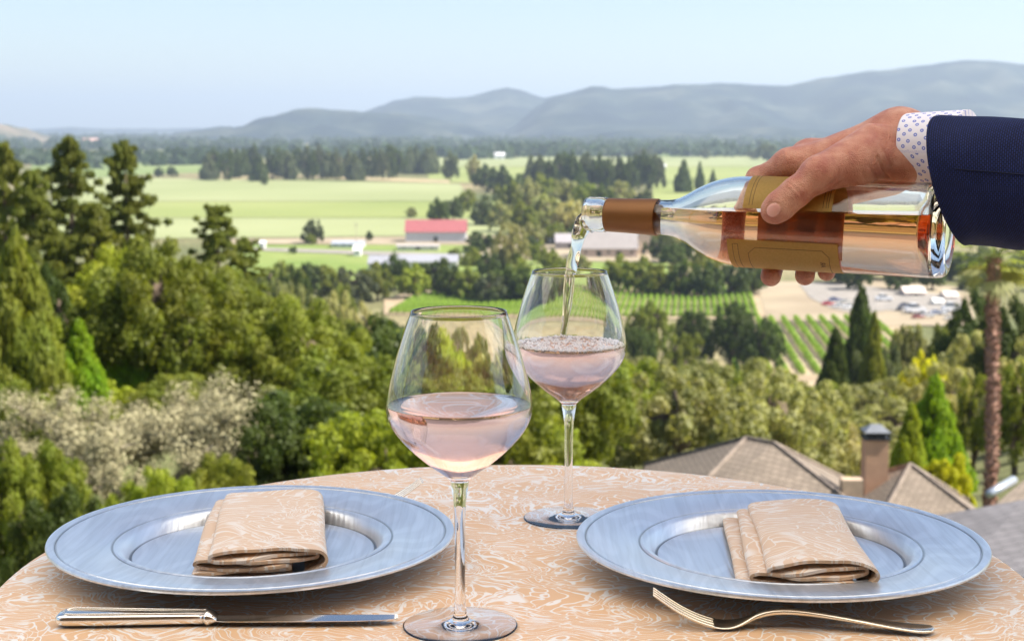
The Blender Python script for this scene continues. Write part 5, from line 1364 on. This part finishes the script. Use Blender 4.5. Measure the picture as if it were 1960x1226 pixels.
    crease([(1680, 300), (1690, 325), (1708, 345)], 2.6, .0011); crease([(1664, 318), (1676, 338), (1690, 352)], 2.4, .0008); crease([(1650, 330), (1656, 345), (1662, 356)], 2.2, .0006)
    crease([(1692, 285), (1702, 310), (1716, 330)], 2.4, .0007); crease([(1590, 352), (1602, 340), (1606, 326)], 2.2, .0006)
    crease([(1510, 350), (1520, 358), (1532, 372)], 1.8, .0006); crease([(1503, 357), (1514, 366), (1524, 380)], 1.6, .0005); crease([(1517, 344), (1528, 351), (1541, 363)], 1.6, .0004)
    crease([(1488, 305), (1492, 320), (1505, 336)], 1.6, .0005); crease([(1480, 312), (1486, 326), (1496, 338)], 1.5, .0004); crease([(1497, 300), (1506, 312), (1512, 326)], 1.5, .0004)
    # swell of tendon between wrist and index knuckle, knuckle bumps
    for (cu_, cv_, s_, a_) in [(1506, 300, 14, .0014), (1550, 322, 16, .0010), (1712, 236, 20, .0012)]:
        disp += np.where(front, a_*np.exp(-((uu-cu_)**2+(vv-cv_)**2)/s_**2), 0)
    # thumb nail
    ax_, ay_ = -.74, .67
    du, dv = uu-1480.5, vv-402; al = du*ax_+dv*ay_; ac = -du*ay_+dv*ax_
    rn = np.sqrt((al/15)**2+(ac/13)**2); nail = front & (rn < 1) & (dep < 1.304)
    disp -= np.where(front & (dep < 1.304), .0012*np.exp(-((rn-1.08)/.10)**2), 0)
    V2 = V+bmN*disp[:, None]
    org = ctr; ids = nail[Q].sum(1) >= 3
    m, N, L, b = mat('skin')
    tc = N.new('ShaderNodeTexCoord'); nz = N.new('ShaderNodeTexNoise'); nz.inputs['Scale'].default_value = 60; nz.inputs['Detail'].default_value = 5; L.new(tc.outputs['Object'], nz.inputs['Vector'])
    c = ramp(N, L, nz.outputs['Fac'], [(.32, (.40, .13, .09)), (.50, (.51, .22, .145)), (.68, (.62, .33, .23))]); L.new(c, b.inputs['Base Color'])
    b.inputs['Roughness'].default_value = .42; b.inputs['Subsurface Weight'].default_value = .25; b.inputs['Subsurface Radius'].default_value = (.012, .004, .002); b.inputs['Subsurface Scale'].default_value = .6
    vo = N.new('ShaderNodeTexVoronoi'); vo.inputs['Scale'].default_value = 900; L.new(tc.outputs['Object'], vo.inputs['Vector'])
    n3 = N.new('ShaderNodeTexNoise'); n3.inputs['Scale'].default_value = 260; n3.inputs['Detail'].default_value = 4; L.new(tc.outputs['Object'], n3.inputs['Vector'])
    ad = nd(N, 'ShaderNodeMath', operation='ADD'); L.new(vo.outputs['Distance'], ad.inputs[0]); L.new(n3.outputs['Fac'], ad.inputs[1])
    bp = N.new('ShaderNodeBump'); bp.inputs['Strength'].default_value = .8; bp.inputs['Distance'].default_value = .0008; L.new(ad.outputs[0], bp.inputs['Height']); L.new(bp.outputs[0], b.inputs['Normal'])
    m2, N, L, b = mat('nail'); b.inputs['Base Color'].default_value = (.74, .40, .34, 1); b.inputs['Roughness'].default_value = .22; b.inputs['Subsurface Weight'].default_value = .2; b.inputs['Subsurface Scale'].default_value = .002
    me = mesh('person', (V2-org).tolist(), Q.tolist(), [m, m2], sm=True, mat_ids=ids.astype(int))
    recalc(me)
    o = link('person', me, loc=Vector(org)); tag(o, 'right hand and forearm in navy jacket gripping the bottle from above', 'person')
    md = o.modifiers.new('sm', 'SMOOTH'); md.factor = .5; md.iterations = 2
    return o, Vector(org)
PERSON, PORG = hand()
def tube_cloth(name, rings, m, nseg=96, parent=None, org=None):
    """rings: list of (center, h-axis, radius h, radius z, tilt, wob) ; closed loops"""
    V = []; Fc = []; U = []; s = 0; pc = None
    for (c, hx, rh, rz_, tl, wb) in rings:
        if pc is not None: s += (c-pc).length
        pc = c
        for k in range(nseg):
            a = 2*math.pi*k/nseg; hz = math.sin(a)*rz_; rr = 1+wb(a, s)
            p = c+hx*math.cos(a)*rh*rr+Vector((0, 0, hz*rr))+Vector((tl*hz, 0, 0)); V.append(p-org); U.append((a*rz_, s))
    n = nseg
    for i in range(len(rings)-1):
        for k in range(n):
            j = (k+1) % n; Fc.append((i*n+k, i*n+j, (i+1)*n+j, (i+1)*n+k))
    Fc.append(tuple((len(rings)-1)*n+k for k in range(n)))
    me = recalc(mesh(name, V, Fc, m, uvs=U, sm=True)); return link(name, me, parent)
def clothes():
    al = R(34); a = Vector((-math.cos(al), math.sin(al), 0)); hx = Vector((-math.sin(al), -math.cos(al), 0))   # hx: towards the viewer's side
    # jacket
    m, N, L, b = mat('navy_wool'); tc = N.new('ShaderNodeTexCoord')
    ck = N.new('ShaderNodeTexBrick'); ck.inputs['Scale'].default_value = 1; ck.inputs['Brick Width'].default_value = .0034; ck.inputs['Row Height'].default_value = .0017; ck.inputs['Mortar Size'].default_value = .0005
    ck.inputs['Color1'].default_value = (.014, .028, .150, 1); ck.inputs['Color2'].default_value = (.008, .017, .100, 1); ck.inputs['Mortar'].default_value = (.006, .009, .028, 1)
    L.new(tc.outputs['UV'], ck.inputs['Vector']); L.new(ck.outputs[0], b.inputs['Base Color']); b.inputs['Roughness'].default_value = .8; b.inputs['Specular IOR Level'].default_value = .2; b.inputs['Sheen Weight'].default_value = .0
    bp = N.new('ShaderNodeBump'); bp.inputs['Strength'].default_value = .5; bp.inputs['Distance'].default_value = .0004; L.new(ck.outputs['Fac'], bp.inputs['Height']); bp.invert = True; L.new(bp.outputs[0], b.inputs['Normal'])
    c0 = P(1817, 345, 1.285); up = Vector((0, 0, 1))
    def wob(a_, s): 
        return .020*math.sin(3*a_+s*30+1)+.014*math.sin(5*a_-s*55)+.05*math.exp(-((s-.10)/.03)**2)*math.sin(2*a_+.5)*min(1, s/.05)+.012*math.sin(a_*2+s*90)*min(1, s/.03)
    rings = []
    # inside of the hem first, then over the edge, then up the sleeve
    for t, q in [(-.035, .93), (-.004, .955), (-.0005, .965), (.0, .985), (-.001, 1.0)]:
        rings.append((c0+a*t, hx, .0455*q, .0548*q, -.27, lambda a_, s: .020*math.sin(3*a_+1)))
    L_ = .46
    for i in range(1, 70):
        t = L_*(i/69)**1.1
        cc = c0-a*t+up*(-.045*t/.1*.1+.10*max(0, t-.2))
        tl = -.27*max(0, 1-t/.10)
        rings.append((cc, hx, .0455+.012*min(1, t/.25), .0548-.001*min(1, t/.1)+.006*max(0, min(1, (t-.1)/.2)), tl, lambda a_, s, t=t: wob(a_, t)))
    PER = PERSON
    o = tube_cloth('jacket_sleeve', rings, m, parent=PER, org=PORG)
    sm_ = MB(); pts = []
    for i in range(40):
        t = .44*i/39; cc = c0-a*t+up*(-.0045*t/.1+.10*max(0, t-.2)); pts.append(cc+hx*(.0459+.012*min(1, t/.25))*1.012+up*.012+Vector((0, 0, -.02*t))-PORG)
    sm_.tube(pts, .0006, 5); sm_.build('seam', m, o, sm=True)
    # cuff
    m, N, L, b = mat('shirt_cotton'); tc = N.new('ShaderNodeTexCoord')
    vo = N.new('ShaderNodeTexVoronoi'); vo.voronoi_dimensions = '2D'; vo.inputs['Scale'].default_value = 140; vo.inputs['Randomness'].default_value = .32
    mp = N.new('ShaderNodeMapping'); mp.inputs['Rotation'].default_value = (0, 0, .7); L.new(tc.outputs['UV'], mp.inputs[0]); L.new(mp.outputs[0], vo.inputs['Vector'])
    c = ramp(N, L, vo.outputs['Distance'], [(.07, (.72, .72, .88)), (.10, (.12, .17, .55)), (.20, (.16, .22, .62)), (.27, (.78, .77, .86))]); L.new(c, b.inputs['Base Color']); b.inputs['Roughness'].default_value = .8
    c1 = P(1741, 287, 1.343); rings = []
    w2 = lambda a_, s: .012*math.sin(2*a_+1)+.008*math.sin(3*a_)
    for t, q in [(-.03, .90), (-.003, .945), (-.0003, .96), (0, .985), (-.0012, 1.0)]: rings.append((c1+a*t, hx, .0335*q, .0328*q, -.10, w2))
    for i in range(1, 14):
        t = .055*i/13; rings.append((c1-a*t, hx, .0335+.003*i/13, .0328+.003*i/13, -.10, w2))
    tube_cloth('shirt_cuff', rings, m, parent=PER, org=PORG)
clothes()
# ================================================================== HAZE
def haze():
    mb = MB(); mb.box(-33000, 33000, -33000, 33000, -95, 720)
    m = bpy.data.materials.new('haze_air'); m.use_nodes = True; N = m.node_tree.nodes; L = m.node_tree.links
    N.remove(N['Principled BSDF']); v = N.new('ShaderNodeVolumePrincipled')
    v.inputs['Color'].default_value = (.69, .82, 1.0, 1); v.inputs['Density'].default_value = HAZE; v.inputs['Anisotropy'].default_value = .2
    L.new(v.outputs[0], N['Material Output'].inputs['Volume'])
    o = link('haze', recalc(mesh('haze', mb.V, mb.F, m))); tag(o, kind='stuff')
HAZE = 8e-5
haze()
